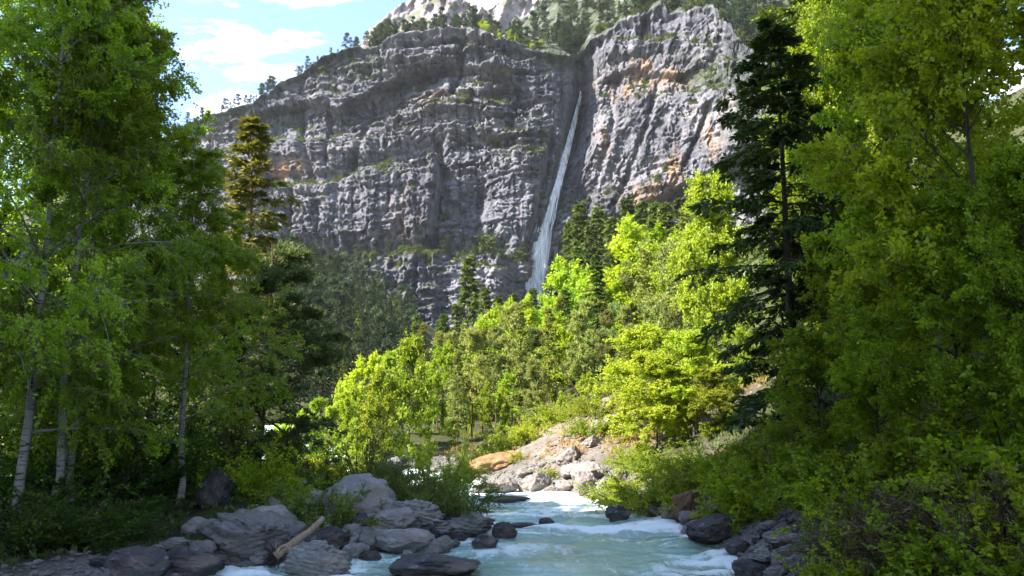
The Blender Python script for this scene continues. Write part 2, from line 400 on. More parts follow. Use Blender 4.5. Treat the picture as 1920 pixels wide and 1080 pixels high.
def ground_hit(px, py):
    rx, rz = ray(px, py); Y = np.concatenate([np.arange(9, 80, .1), np.arange(80, 400, .5)])
    g = np.maximum(H(rx*Y, Y), zriver(Y)); bad = np.nonzero(CAM_Z+rz*Y < g)[0]
    Yh = Y[bad[0]] if len(bad) else 60.0
    return rx*Yh, Yh, float(CAM_Z+rz*Yh)

# ---------------------------------------------------------------- river
ry = np.concatenate([np.linspace(4, 20, 40, endpoint=False), np.linspace(20, 55, 420, endpoint=False), np.linspace(55, 110, 120)])
rs = np.linspace(0, 1, 150)
RY, RS = np.meshgrid(ry, rs, indexing='ij')
RX = (pl(RY, LEFT)-1.6)*(1-RS)+(pl(RY, RIGHT)+1.4)*RS
warp = fbm2(RX*.25, RY*.18, 3, 31)*4
wave = (ridge2(RX*.22+warp*.35+RY*.04, RY*.55+warp*.5, 3, 41)-.55)
chop = fbm2(RX*1.1+warp, RY*1.5, 4, 51)-.5
rapid = .35+.65*sst(fbm2(RX*.14, RY*.12, 2, 61), .35, .6)
far_r = sst(RY, 36, 44)
RZ = zriver(RY)+wave*.34*rapid*(1+.5*far_r)+chop*.15*(.5+rapid)
edge = np.minimum(RS, 1-RS)
dl_r = RX-pl(RY, LEFT); dr_r = pl(RY, RIGHT)-RX; ins = np.minimum(dl_r, dr_r)
foam = sst(wave, .02, .30)*.75*rapid+.40*far_r+.22*(1-sst(ins, .2, 1.5))+.28*rapid+.04
foam = foam+.35*np.exp(-((RY-27.0-.25*RX)/1.3)**2)*sst(RX, -7, -2)*(1-sst(RX, 0, 3))
foam = foam+.35*np.exp(-((RY-31.5+.10*(RX-4))/1.1)**2)*sst(RX, 1, 3)
foam = foam-.30*np.exp(-((RY-28.5)/2.2)**2)*sst(RX, 3, 6)
shallow = (1-sst(ins, .1, 1.6))*.7*(1-far_r)+.35*sst(fbm2(RX*.3, RY*.3, 3, 77), .55, .7)*(1-far_r)
link('river_water', mesh('river_water', np.stack([RX, RY, RZ], -1).reshape(-1, 3), gridF(len(ry), len(rs)), M['water'],
     {'foam': foam.ravel(), 'shallow': shallow.ravel()}, True))['kind'] = 'structure'

# ---------------------------------------------------------------- cliff wall and the slope above it
YC = [(-500, 660), (100, 560), (300, 505), (480, 468), (800, 428), (1000, 410), (1050, 414), (1085, 430), (1130, 418), (1300, 384), (1450, 345), (1560, 318), (1760, 290)]
TOP = [(-500, 560), (-100, 470), (50, 395), (200, 300), (340, 228), (400, 208), (470, 184), (540, 140), (600, 100), (650, 80), (700, 76), (760, 58),
       (850, 42), (910, 50), (1000, 85), (1085, 96), (1110, 58), (1180, 30), (1230, 8), (1335, 4), (1380, 60), (1450, 130), (1560, 165), (1760, 200)]
RISE = [(-500, .30), (600, .30), (940, .40), (1050, .92), (1600, .98), (1760, .95)]
ca = np.concatenate([np.linspace(-500, 300, 60, endpoint=False), np.linspace(300, 1540, 720, endpoint=False), np.linspace(1540, 1760, 30)])
NB, NU = 330, 46
top_a = pl(ca, TOP)+(fbm2(ca*.03, ca*0, 4, 5)-.5)*26
CA = np.repeat(ca[:, None], NB, 1); CB = top_a[:, None]+(660-top_a[:, None])*(np.linspace(0, 1, NB)[None, :])
def line(pts): return pl(CA, pts)
wx = (fbm2(CA*.012, CB*.012, 4, 101)-.5)*60; wy = (fbm2(CA*.012, CB*.012, 4, 111)-.5)*44
A2 = CA+wx; B2 = CB+wy
D = -(660-CB)*.018
D = D+(fbm2(CA*.008, CB*.010, 3, 121)-.5)*15+(fbm2(CA*.03, CB*.02, 4, 131)-.5)*6
# lower tier and its overgrown ledge
led = line([(-500, 520), (480, 506), (600, 498), (700, 490), (800, 478), (960, 470), (1000, 480), (1060, 500), (1760, 500)])+(fbm2(CA*.03, CA*0, 3, 7)-.5)*22
lm = 1-sst(CA, 930, 968)
D = D+lm*(15*sst(CB-led, 0, 5)-10*np.exp(-((CB-led+14)/18)**2)+3*sst(CB-led, 30, 36))
# sloping middle ledge, with the slab bulging below it
mid = line([(-500, 360), (480, 345), (610, 338), (690, 308), (800, 286), (824, 272), (900, 330), (1760, 400)])+wy*.25
mm_ = (1-sst(CA, 815, 832))
D = D+mm_*(16*sst(CB-mid, -3, 20)*(1-.75*sst(CB-mid, 70, 190))-4*np.exp(-((CB-mid+16)/12)**2))
# arched overhang under the brow
arch = line([(-500, 250), (400, 240), (470, 200), (560, 176), (630, 198), (690, 158), (740, 126), (830, 96), (905, 112), (960, 122), (1010, 160), (1060, 200), (1110, 200), (1760, 260)])+wy*.2
am = sst(CA, 420, 480)*(1-sst(CA, 985, 1040))
D = D-am*(12+6*np.exp(-((CA-790)/90)**2))*sst(CB-arch, 0, 5)*(1-.9*sst(CB-arch, 22, 95))
arch2 = line([(-500, 300), (600, 250), (700, 205), (800, 170), (860, 168), (930, 190), (1020, 175), (1760, 300)])+wy*.3
D = D+am*4.5*sst(CB-arch2, -2, 8)*(1-sst(CB-arch2, 30, 120))
# cracks
def crack(x0, pts, wd, dp):
    global D
    c = pl(CB, pts)+wx*.16
    env = sst(CB, pts[0][0]-12, pts[0][0]+12)*(1-sst(CB, pts[-1][0]-12, pts[-1][0]+12))
    D = D-env*dp*np.exp(-((CA-c)/wd)**2)
for pts, wd, dp in (([(260, 824), (350, 822), (430, 812), (500, 806)], 5, 9), ([(225, 1040), (300, 1026), (420, 1004), (470, 985)], 6, 7),
                    ([(60, 868), (110, 862), (180, 838)], 5, 5), ([(180, 690), (260, 672), (340, 640)], 6, 5), ([(330, 560), (420, 548), (480, 540)], 6, 4),
                    ([(180, 545), (260, 560), (320, 575)], 7, 6), ([(190, 610), (300, 602)], 5, 5), ([(350, 905), (470, 890)], 6, 4), ([(500, 690), (600, 700)], 5, 5),
                    ([(500, 790), (600, 783)], 5, 6), ([(495, 620), (560, 612)], 5, 4), ([(500, 880), (600, 870)], 6, 6), ([(140, 1240), (250, 1205), (390, 1150)], 6, 6), ([(200, 1330), (330, 1275)], 6, 6),
                    ([(120, 1170), (260, 1140), (400, 1100)], 6, 4), ([(120, 980), (230, 955)], 7, 5), ([(20, 1215), (90, 1205)], 7, 5)):
    crack(0, pts, wd, dp)
# gully of the waterfall
FALL = [(60, 1100), (100, 1095), (180, 1089), (270, 1066), (360, 1041), (440, 1020), (500, 1008), (575, 994), (660, 985)]
gul = pl(CB, FALL)
D = D-11*np.exp(-((CA-gul-4)/17)**2)*sst(CB, 60, 110)-6*np.exp(-((CA-gul)/45)**2)*sst(CB, 130, 260)
# buttress right of the gully, undercut along a rising line
but = sst(CA-gul, 12, 55)
D = D+but*7
und = line([(-500, 700), (1020, 440), (1090, 420), (1180, 388), (1290, 342), (1400, 285), (1480, 250), (1760, 200)])+wy*.3
D = D-but*(17*sst(CB-und, 0, 7)-5*sst(CB-und, 40, 90))+but*4*np.exp(-((CB-und+22)/22)**2)
cave = line([(-500, 130), (1120, 140), (1190, 118), (1270, 136), (1320, 112), (1400, 140), (1760, 150)])+wy*.2
cm = sst(CA, 1110, 1150)*(1-sst(CA, 1320, 1370))
D = D-cm*8*sst(CB-cave, 0, 5)*(1-sst(CB-cave, 24, 60))
cave2 = line([(-500, 60), (1120, 72), (1240, 64), (1330, 84), (1760, 80)])+wy*.2
D = D+cm*5*sst(CB-cave2, -2, 6)*(1-sst(CB-cave2, 10, 40))
# flutes, strata and small relief
skew = but*.42
fl = ridge2((A2+skew*CB)*.045, B2*.008, 4, 141, .55)-.55
fl2 = ridge2((A2+skew*CB)*.12, B2*.02, 3, 151, .5)-.55
flm = .45+.75*sst(CB-mid, -5, 30)*mm_+.65*but+.4*sst(CB-led, 0, 10)*lm+.5*am*np.exp(-((CA-600)/90)**2)
flm = flm*(.5+.5*np.maximum(but, sst(CB-mid, 0, 30)))
D = D+fl*4.6*flm+fl2*2.0*flm+(ridge2((A2+skew*CB)*.02, B2*.004, 3, 145, .5)-.55)*5*flm
strat = B2+.10*CA
sm = am*np.exp(-((CA-880)/170)**2)*(1-sst(CB, 300, 340))+.32
lay = vn2(strat*.085, CA*.004, 161)+.6*vn2(strat*.21, CA*.008, 171)
D = D+sm*5.0*(sst(lay, .66, .80)-.3)+sm*1.2*(vn2(strat*.4, CA*.02, 175)-.5)
D = D+(ridge2(A2*.05, B2*.03, 4, 181, .55)-.5)*2.0+(ridge2(A2*.13, B2*.03, 2, 185, .6)-.5)*1.0+(fbm2(CA*.25, CB*.14, 2, 191)-.5)*.9
def blocks(sx, sy, seed, groove=0.0):
    # angular blocks parted by joints: a height per warped cell of a staggered grid
    u = (CA+skew*CB+wx*.5+(fbm2(CA*.06, CB*.06, 2, seed+3)-.5)*sx*1.4)/sx; v = (CB+.10*CA+wy*.4+(fbm2(CA*.06, CB*.06, 2, seed+4)-.5)*sy*1.2)/sy
    r = np.floor(v); u = u+_h(r, r*0, r*0, seed)*3; c = np.floor(u); hh = _h(c, r, r*0, seed+1)-.5
    g_ = np.exp(-(np.minimum(v-r, r+1-v)*sy/1.6)**2)+.8*np.exp(-(np.minimum(u-c, c+1-u)*sx/1.6)**2)
    hh = hh-groove*g_*_h(c, r, r*0, seed+8)
    tilt_ = (_h(c, r, r*0, seed+2)-.5)*(u-c-.5)+(_h(c, r, r*0, seed+5)-.5)*(v-r-.5); return hh+tilt_*1.1
bed = .45+.55*np.clip(sm, 0, 1)
D = D+blocks(38, 64, 701, .9)*2.4+blocks(15, 30, 711, .7)*.9+blocks(190, 24, 721, 1.0)*4.6*bed+blocks(120, 10, 741, .9)*1.8*bed+blocks(5.5, 12, 731)*.4
edge_fade = sst(CB-top_a[:, None], 0, 8)
D = D*(.45+.55*edge_fade)
yc = pl(CA, YC)
cxr = (CA-960)/F_PX; cur = (540-CB)/F_PX; fw = math.cos(PITCH)-math.sin(PITCH)*cur; up = math.sin(PITCH)+math.cos(PITCH)*cur
PX = cxr/fw*yc; PZ = CAM_Z+up/fw*yc; PY = yc-D
face_n = np.gradient(pl(ca, YC), ca/F_PX*420)      # how the wall turns
PX = PX-D*(-face_n[:, None])*.6*0
# slope above the brow
tu = (np.arange(1, NU+1)/NU)[None, :]
back = 170*tu**1.25; rise = pl(ca, RISE)[:, None]
kk = np.hanning(41); kk /= kk.sum()
smo = lambda q: np.convolve(np.pad(q, 20, mode='edge'), kk, 'valid')[:, None]
wt = sst(tu, 0, .22)
py0 = PY[:, :1]*(1-wt)+smo(PY[:, 0])*wt; pz0 = PZ[:, :1]*(1-wt)+smo(PZ[:, 0])*wt
UX = PX[:, :1]*(1+back/yc[:, :1]*.9); UY = py0+back
rough_u = (fbm2(UX*.03, UY*.03, 4, 201)-.5)*16*np.clip(tu*3, 0, 1)+(fbm2(UX*.12, UY*.12, 3, 211)-.5)*5*np.clip(tu*6, 0, 1)
rough_u = rough_u*.6
UZ = pz0+back*rise+rough_u
CX = np.concatenate([UX[:, ::-1], PX], 1); CY = np.concatenate([UY[:, ::-1], PY], 1); CZ = np.concatenate([UZ[:, ::-1], PZ], 1)
P3 = np.stack([CX, CY, CZ], -1)
du = np.gradient(P3, axis=0); dv = np.gradient(P3, axis=1); nn = unit(np.cross(dv, du)); nn = nn*np.sign(-nn[..., 1:2]+1e-6)*1.0
nz = nn[..., 2]
CAf = np.concatenate([np.repeat(ca[:, None], NU, 1), CA], 1); CBf = np.concatenate([np.repeat(top_a[:, None], NU, 1)-5, CB], 1)
nzs = nz.copy()
for _ in range(3):
    nzs[1:-1] = (nzs[2:]+nzs[:-2]+2*nzs[1:-1])/4; nzs[:, 1:-1] = (nzs[:, 2:]+nzs[:, :-2]+2*nzs[:, 1:-1])/4
veg = sst(nzs, .36, .64)*sst(fbm2(CAf*.02, CBf*.03, 3, 221), .28, .50)
def blob(x, y, sx, sy, amp=1.0):
    return amp*np.exp(-(((CAf-x)/sx)**2+((CBf-y)/sy)**2))
veg = np.maximum(veg, blob(1000, 258, 45, 34, .9)*sst(fbm2(CAf*.05, CBf*.05, 3, 231), .35, .6))
veg = np.maximum(veg, blob(700, 318, 90, 22, .8)*sst(fbm2(CAf*.05, CBf*.05, 3, 232), .38, .6))
veg = np.maximum(veg, blob(1340, 130, 70, 50, .9)*sst(fbm2(CAf*.04, CBf*.04, 3, 233), .3, .55))
veg = np.maximum(veg, blob(1060, 95, 55, 20, .9)*sst(fbm2(CAf*.04, CBf*.04, 3, 234), .3, .55))
veg = np.maximum(veg, blob(620, 110, 120, 30, .8)*sst(fbm2(CAf*.04, CBf*.04, 3, 235), .35, .55))
veg = np.maximum(veg, blob(1420, 240, 60, 90, .9)*sst(fbm2(CAf*.04, CBf*.04, 3, 236), .3, .55))
veg = np.maximum(veg, blob(470, 215, 90, 40, .8)*sst(fbm2(CAf*.04, CBf*.04, 3, 237), .4, .6))
ledf = np.concatenate([np.repeat(led[:, :1], NU, 1), led], 1); lmf = np.concatenate([np.repeat(lm[:, :1], NU, 1), lm], 1)
veg = np.maximum(veg, lmf*np.exp(-((CBf-ledf-4)/12)**2)*.95)
veg[:, :NU] = .95
ochre = blob(1182, 150, 40, 26)+blob(1215, 112, 26, 12, .8)+blob(1262, 140, 40, 14)+blob(806, 172, 22, 20)+blob(520, 312, 34, 22)+blob(1215, 372, 55, 22, .9)+blob(1255, 322, 22, 40, .7)+blob(1132, 262, 12, 26, .8)+blob(1330, 262, 14, 40, .8)+blob(1100, 135, 14, 26, .7)+blob(560, 305, 20, 12, .6)+blob(985, 480, 14, 24, .6)+blob(760, 430, 30, 50, .35)
pale = (blob(1340, 222, 20, 38, .75)+blob(1290, 235, 14, 30, .5)+blob(560, 350, 60, 24, .35)+blob(1225, 155, 30, 14, .5)+blob(1370, 200, 14, 30, .5))*sst(fbm2(CAf*.1, CBf*.03, 3, 241), .35, .6)
wet = np.exp(-((CAf-pl(CBf, FALL)-3)/(13+10*fbm2(CAf*.05, CBf*.02, 3, 261)))**2)*sst(CBf, 70, 150)*.75
link('cliff', mesh('cliff', P3.reshape(-1, 3), gridF(len(ca), NB+NU)[:, ::-1], M['cliff'],
     {'veg': veg.ravel(), 'ochre': np.clip(ochre, 0, 1).ravel(), 'pale': np.clip(pale, 0, 1).ravel(), 'wet': wet.ravel()}, False))['kind'] = 'structure'
def on_cliff(px, py, off=0.0):
    i = int(np.argmin(np.abs(ca-px))); j = int(np.argmin(np.abs(CB[i]-py)))
    return PX[i, j], PY[i, j]-off, PZ[i, j]
def on_slope(px, t):
    i = int(np.argmin(np.abs(ca-px))); j = int(np.clip(t*NU, 0, NU-1)); return UX[i, j], UY[i, j], UZ[i, j]

# pale sunlit peak far behind the brow
pa = np.linspace(640, 1240, 200); pt = pl(pa, [(640, 130), (676, 70), (690, 42), (722, 18), (745, 2), (800, -40), (870, -14), (915, 6), (955, -20), (1060, -30), (1240, -30)])+12+(fbm2(pa*.06, pa*0, 4, 301)-.5)*16
PA = np.repeat(pa[:, None], 90, 1); PB = pt[:, None]+np.linspace(0, 1, 90)[None, :]*(150)
pd = (ridge2(PA*.03+PB*.01, PB*.012, 5, 311)-.5)*70+(fbm2(PA*.15, PB*.1, 4, 321)-.5)*22-(150-(PB-pt[:, None]))*.5*(0)
yp = 960.0
fw = math.cos(PITCH)-math.sin(PITCH)*(540-PB)/F_PX; up = math.sin(PITCH)+math.cos(PITCH)*(540-PB)/F_PX
bk = np.clip(1-(PB-pt[:, None])/150, 0, 1)*90
QX = (PA-960)/F_PX/fw*yp; QZ = CAM_Z+up/fw*yp; QY = yp-pd+bk
pveg = sst(fbm2(PA*.06, PB*.08, 4, 331), .56, .66)*.8
QX = QX*QY/yp; QZ = CAM_Z+(QZ-CAM_Z)*QY/yp
# the back of the peak, so that it has depth
QX2 = QX[:, :1]+0*np.zeros((1, 12)); QY2 = QY[:, :1]+np.linspace(12, 300, 12)[None, :]; QZ2 = QZ[:, :1]-np.linspace(6, 260, 12)[None, :]
PK = np.stack([np.concatenate([QX2[:, ::-1], QX], 1), np.concatenate([QY2[:, ::-1], QY], 1), np.concatenate([QZ2[:, ::-1], QZ], 1)], -1)
link('mountain_peak', mesh('mountain_peak', PK.reshape(-1, 3), gridF(200, 102)[:, ::-1], M['peak'], {'veg': np.concatenate([np.zeros((200, 12)), pveg], 1).ravel()}, True))['kind'] = 'structure'

# ---------------------------------------------------------------- waterfall
rng = np.random.default_rng(5)
fV, fF, fD = [], [], []; base_i = 0
nz_ = 110; bb = np.linspace(172, 592, nz_); cen = pl(bb, FALL)
ycen = np.array([on_cliff(c, b)[1] for c, b in zip(cen, bb)])
k_ = np.ones(15)/15; ycen = np.convolve(np.pad(ycen, 7, mode='edge'), k_, 'valid')
ycen = np.minimum.accumulate(ycen)
ycen = np.minimum(np.convolve(np.pad(ycen, 20, mode='edge'), np.hanning(41)/np.hanning(41).sum(), 'valid'), ycen+2)
ycen = np.convolve(np.pad(ycen, 12, mode='edge'), np.hanning(25)/np.hanning(25).sum(), 'valid')-np.interp(np.linspace(0, 1, nz_), [0, .12, 1], [1.5, 4.0, 6.0])
for s in range(44):
    wpx = np.interp(bb, [172, 260, 380, 470, 592], [3.6, 7.0, 11, 22, 46])
    off = rng.normal(0, .42); wid = rng.uniform(.28, .75)*(.7 if s else 1.4)
    if s < 2: off = 0
    wob = (vn2(bb*.02+s*9, bb*0+s, 401)-.5)*.9*np.linspace(.3, 1, nz_)
    d0 = rng.uniform(-.8, .8)
    row = []
    for q in (-1, -.33, .33, 1):
        a = cen+wpx*(off+wob+q*wid*.5)
        fwv = math.cos(PITCH)-math.sin(PITCH)*(540-bb)/F_PX; upv = math.sin(PITCH)+math.cos(PITCH)*(540-bb)/F_PX
        yy = ycen-d0-.5*(1-q*q)
        row.append(np.stack([(a-960)/F_PX/fwv*ycen, yy, CAM_Z+upv/fwv*ycen], -1))
    V = np.stack(row, 1).reshape(-1, 3); fV.append(V); fF.append(gridF(nz_, 4)+base_i); base_i += len(V)
    start = rng.uniform(0, .5) if s > 5 else 0; end = rng.uniform(.6, 1.0) if s > 5 else 1.0
    tt = np.linspace(0, 1, nz_); den = np.repeat((sst(tt, start-.02, start+.08)*(1-sst(tt, end-.12, end+.01)) if s > 5 else np.ones(nz_))[:, None]*rng.uniform(.6, .95), 4, 1)
    den = den*(1-.45*tt[:, None]**2)
    den[:, 0] *= .15; den[:, 3] *= .15
    fD.append(den.ravel())
tag(link('waterfall', mesh('waterfall', np.concatenate(fV), np.concatenate(fF), M['fall'], {'dens': np.concatenate(fD)}, True)),
    'tall thin white waterfall dropping down the gully of the cliff', 'waterfall', kind='structure')

# ---------------------------------------------------------------- plant builders
def tubes(C, R, sides=5):
    """C (K,n,3) centre lines, R (K,n) radii -> verts, quads"""
    K, n, _ = C.shape; T = unit(np.gradient(C, axis=1))
    ref = np.where(np.abs(T[..., 2:3]) > .9, np.array([1., 0, 0]), np.array([0, 0, 1.]))
    S = unit(np.cross(T, ref)); B = np.cross(S, T)
    a = np.arange(sides)/sides*2*np.pi
    V = C[:, :, None]+R[:, :, None, None]*(np.cos(a)[None, None, :, None]*S[:, :, None]+np.sin(a)[None, None, :, None]*B[:, :, None])
    k = np.arange(K)[:, None, None]*n*sides; i = np.arange(n-1)[None, :, None]*sides; j = np.arange(sides)[None, None, :]; j2 = (j+1) % sides
    Fq = np.stack([k+i+j, k+i+j2, k+i+sides+j2, k+i+sides+j], -1).reshape(-1, 4)
    return V.reshape(-1, 3), Fq
def cat(parts):
    V, F, o = [], [], 0
    for v, f in parts: V.append(v); F.append(f+o); o += len(v)
    return np.concatenate(V), np.concatenate(F)
def curves(rng, S, Dr, Ln, n, bend, wander):
    """start (K,3), direction (K,3), length (K,), bend = change of the vertical direction from root to tip"""
    K = len(S); C = np.zeros((K, n, 3)); C[:, 0] = S; d = unit(Dr.copy()); step = Ln/(n-1)
    bend = np.broadcast_to(bend, (K,))
    for i in range(1, n):
        d = d+rng.normal(0, wander, (K, 3)); d[:, 2] += bend/(n-1); d = unit(d); C[:, i] = C[:, i-1]+d*step[:, None]
    return C
def along(C, k, t):
    """point and direction at fraction t of curve k"""
    n = C.shape[1]; f = np.clip(t, 0, .9999)*(n-1); i = f.astype(int); u = (f-i)[:, None]
    return C[k, i]*(1-u)+C[k, i+1]*u, unit(C[k, i+1]-C[k, i])
def blades(rng, P, T, L, W, up=.5, fold=.12):
    """one folded diamond leaf per point: P base, T direction, L length, W half width"""
    n = unit(rng.normal(0, 1, P.shape)+np.array([0, 0, up])); T = unit(T); b = unit(np.cross(n, T)); n = np.cross(T, b)
    L = L[:, None]; W = W[:, None]
    V = np.stack([P, P+T*L*.45+b*W+n*L*fold, P+T*L, P+T*L*.45-b*W+n*L*fold], 1).reshape(-1, 3)
    return V, np.arange(len(P)*4).reshape(-1, 4)
def rnd_attr(rng, n, clump=None):
    r = rng.random(n)
    if clump is not None: r = .5*r+.5*clump
    return np.repeat(r, 4)

def broadleaf(name, seed, Ht, spread, tr, clear, leaves, lsize, lmat, bmat, limbs=26, up=.75, droop=-.1, sub=7, twigs=7, twdroop=-.3, prof=None, fullness=1.0, aspect=.36, twig_tubes=True, lean=0, clump=.75):
    rng = np.random.default_rng(seed)
    n = 12; tr_c = np.zeros((1, n, 3)); tr_c[0, :, 2] = np.linspace(-.4, Ht*.97, n)
    tr_c[0, :, :2] = np.cumsum(rng.normal(0, Ht*.0042, (n, 2)), 0); tr_c[0, :, 0] += lean*np.linspace(0, 1, n)**1.5
    rad = tr*(1-np.linspace(0, .94, n))[None]; rad[0, 0] *= 1.35
    h = clear+(1-clear)*np.sort(rng.random(limbs))**.9*.97
    S, _ = along(tr_c, np.zeros(limbs, int), h)
    az = np.arange(limbs)*2.4+rng.normal(0, .4, limbs); u = (h-clear)/(1-clear)
    pf = prof(u) if prof else np.sin(np.pi*np.clip(.12+.85*u, 0, 1))**.7
    Ln = spread*np.maximum(pf, .12)*rng.uniform(.75, 1.2, limbs); el = up*(.45+.9*u)+rng.normal(0, .12, limbs)
    Dr = np.stack([np.cos(az)*np.cos(el), np.sin(az)*np.cos(el), np.sin(el)], -1)
    C1 = curves(rng, S, Dr, Ln, 8, droop, .09)
    r1 = (tr*.42*(1-.75*h))[:, None]*(1-np.linspace(0, .88, 8))[None]
    k2 = np.repeat(np.arange(limbs), sub); t2 = rng.uniform(.22, 1, len(k2)); S2, T2 = along(C1, k2, t2)
    D2 = unit(T2+rng.normal(0, .62, T2.shape)+np.array([0, 0, .12])); L2 = Ln[k2]*(.52-.3*t2)*rng.uniform(.7, 1.3, len(k2))+.25
    C2 = curves(rng, S2, D2, L2, 5, droop*1.3, .12)
    r2 = (r1[k2, 3]*.42)[:, None]*(1-np.linspace(0, .8, 5))[None]
    k3 = np.repeat(np.arange(len(k2)), twigs); t3 = rng.uniform(.15, 1, len(k3)); S3, T3 = along(C2, k3, t3)
    D3 = unit(T3*.8+rng.normal(0, .7, T3.shape)); L3 = np.clip(L2[k3]*.55, .3, 1.5)*rng.uniform(.6, 1.3, len(k3))*fullness
    C3 = curves(rng, S3, D3, L3, 4, twdroop, .15)
    tub = [tubes(tr_c, rad, 9), tubes(C1, r1, 5), tubes(C2, np.maximum(r2, .006), 4)]
    if twig_tubes: tub.append(tubes(C3[:, ::1], np.full((len(k3), 4), .006)*np.array([1, .8, .6, .4]), 3))
    wgt = (rng.lognormal(0, clump, len(k2))*(.3+L2))[k3]*rng.lognormal(0, .5, len(k3)); k4 = rng.choice(len(k3), leaves, p=wgt/wgt.sum()); t4 = rng.uniform(.08, 1, len(k4)); P, T = along(C3, k4, t4)
    P = P+rng.normal(0, lsize*.5, P.shape); T = unit(T*.5+rng.normal(0, .7, T.shape)+np.array([0, 0, -.25]))
    sz = lsize*rng.uniform(.65, 1.35, len(P)); V, Fq = blades(rng, P, T, sz, sz*aspect, .8)
    cl = rng.random(len(k2))[k3][k4]
    vt, ft = cat(tub)
    return {'trunk': mesh(name+'_trunk', vt, ft, M[bmat], None, True), 'crown': mesh(name+'_crown', V, Fq, M[lmat], {'rnd': rnd_attr(rng, len(P), cl)}), 'h': float(max(V[:, 2].max(), Ht))}

def conifer(name, seed, Ht, width, tr, clear, nb, ntw, nsub, lsize, lmat, bmat, droop=-.35, el0=.25, aspect=.16, shape=1.0, sway=.25, gaps=0.0):
    """spruce or fir: tiers of branches carrying flat fronds of needle twigs"""
    rng = np.random.default_rng(seed)
    n = 12; tc_ = np.zeros((1, n, 3)); tc_[0, :, 2] = np.linspace(-.4, Ht, n); tc_[0, :, :2] = np.cumsum(rng.normal(0, Ht*.002, (n, 2)), 0)
    rad = tr*(1-np.linspace(0, .95, n))[None]
    h = clear+(1-clear)*.985*np.linspace(0, 1, nb)**.92; h = np.clip(h+rng.normal(0, .006, nb), clear, .99)
    u = (h-clear)/(1-clear); S, _ = along(tc_, np.zeros(nb, int), h); az = np.arange(nb)*2.4+rng.normal(0, .5, nb)
    Ln = width*(.05+.95*(1-u)**shape)*np.minimum(1, .55+u*3)*(1+rng.normal(0, sway, nb)).clip(.4, 1.5)
    if gaps: Ln = Ln*np.where(rng.random(nb) < gaps, .35, 1)
    el = el0*(-.6+2.2*u)+rng.normal(0, .10, nb)
    Dr = np.stack([np.cos(az)*np.cos(el), np.sin(az)*np.cos(el), np.sin(el)], -1)
    C1 = curves(rng, S, Dr, Ln, 7, droop, .05); C1[:, -2:, 2] += (Ln*.03)[:, None]
    r1 = (.012+tr*.22*(1-h))[:, None]*(1-np.linspace(0, .9, 7))[None]
    k2 = np.repeat(np.arange(nb), ntw); t2 = rng.uniform(.18, 1, len(k2)); S2, T2 = along(C1, k2, t2)
    side = np.where(rng.random(len(k2)) < .5, 1., -1.); perp = np.stack([-T2[:, 1], T2[:, 0], 0*side], -1)
    D2 = unit(T2*.75+perp*side[:, None]*.75+rng.normal(0, .14, T2.shape)+np.array([0, 0, -.12])); L2 = (Ln[k2]*(.42-.34*t2)+.18)*rng.uniform(.7, 1.25, len(k2))
    C2 = curves(rng, S2, D2, L2, 4, droop*.7, .05)
    k3 = np.repeat(np.arange(len(k2)), nsub); t3 = rng.uniform(0, .95, len(k3)); P, T = along(C2, k3, t3)
    T = unit(T+rng.normal(0, .5, T.shape)*np.array([1, 1, .45])); sz = lsize*rng.uniform(.6, 1.3, len(P))
    V, Fq = blades(rng, P, T, sz, sz*aspect, 1.6, .03)
    vt, ft = cat([tubes(tc_, rad, 8), tubes(C1, r1, 4)]); cl = rng.random(nb)[k2][k3]
    return {'trunk': mesh(name+'_trunk', vt, ft, M[bmat], None, True), 'crown': mesh(name+'_crown', V, Fq, M[lmat], {'rnd': rnd_attr(rng, len(P), cl)}), 'h': Ht}

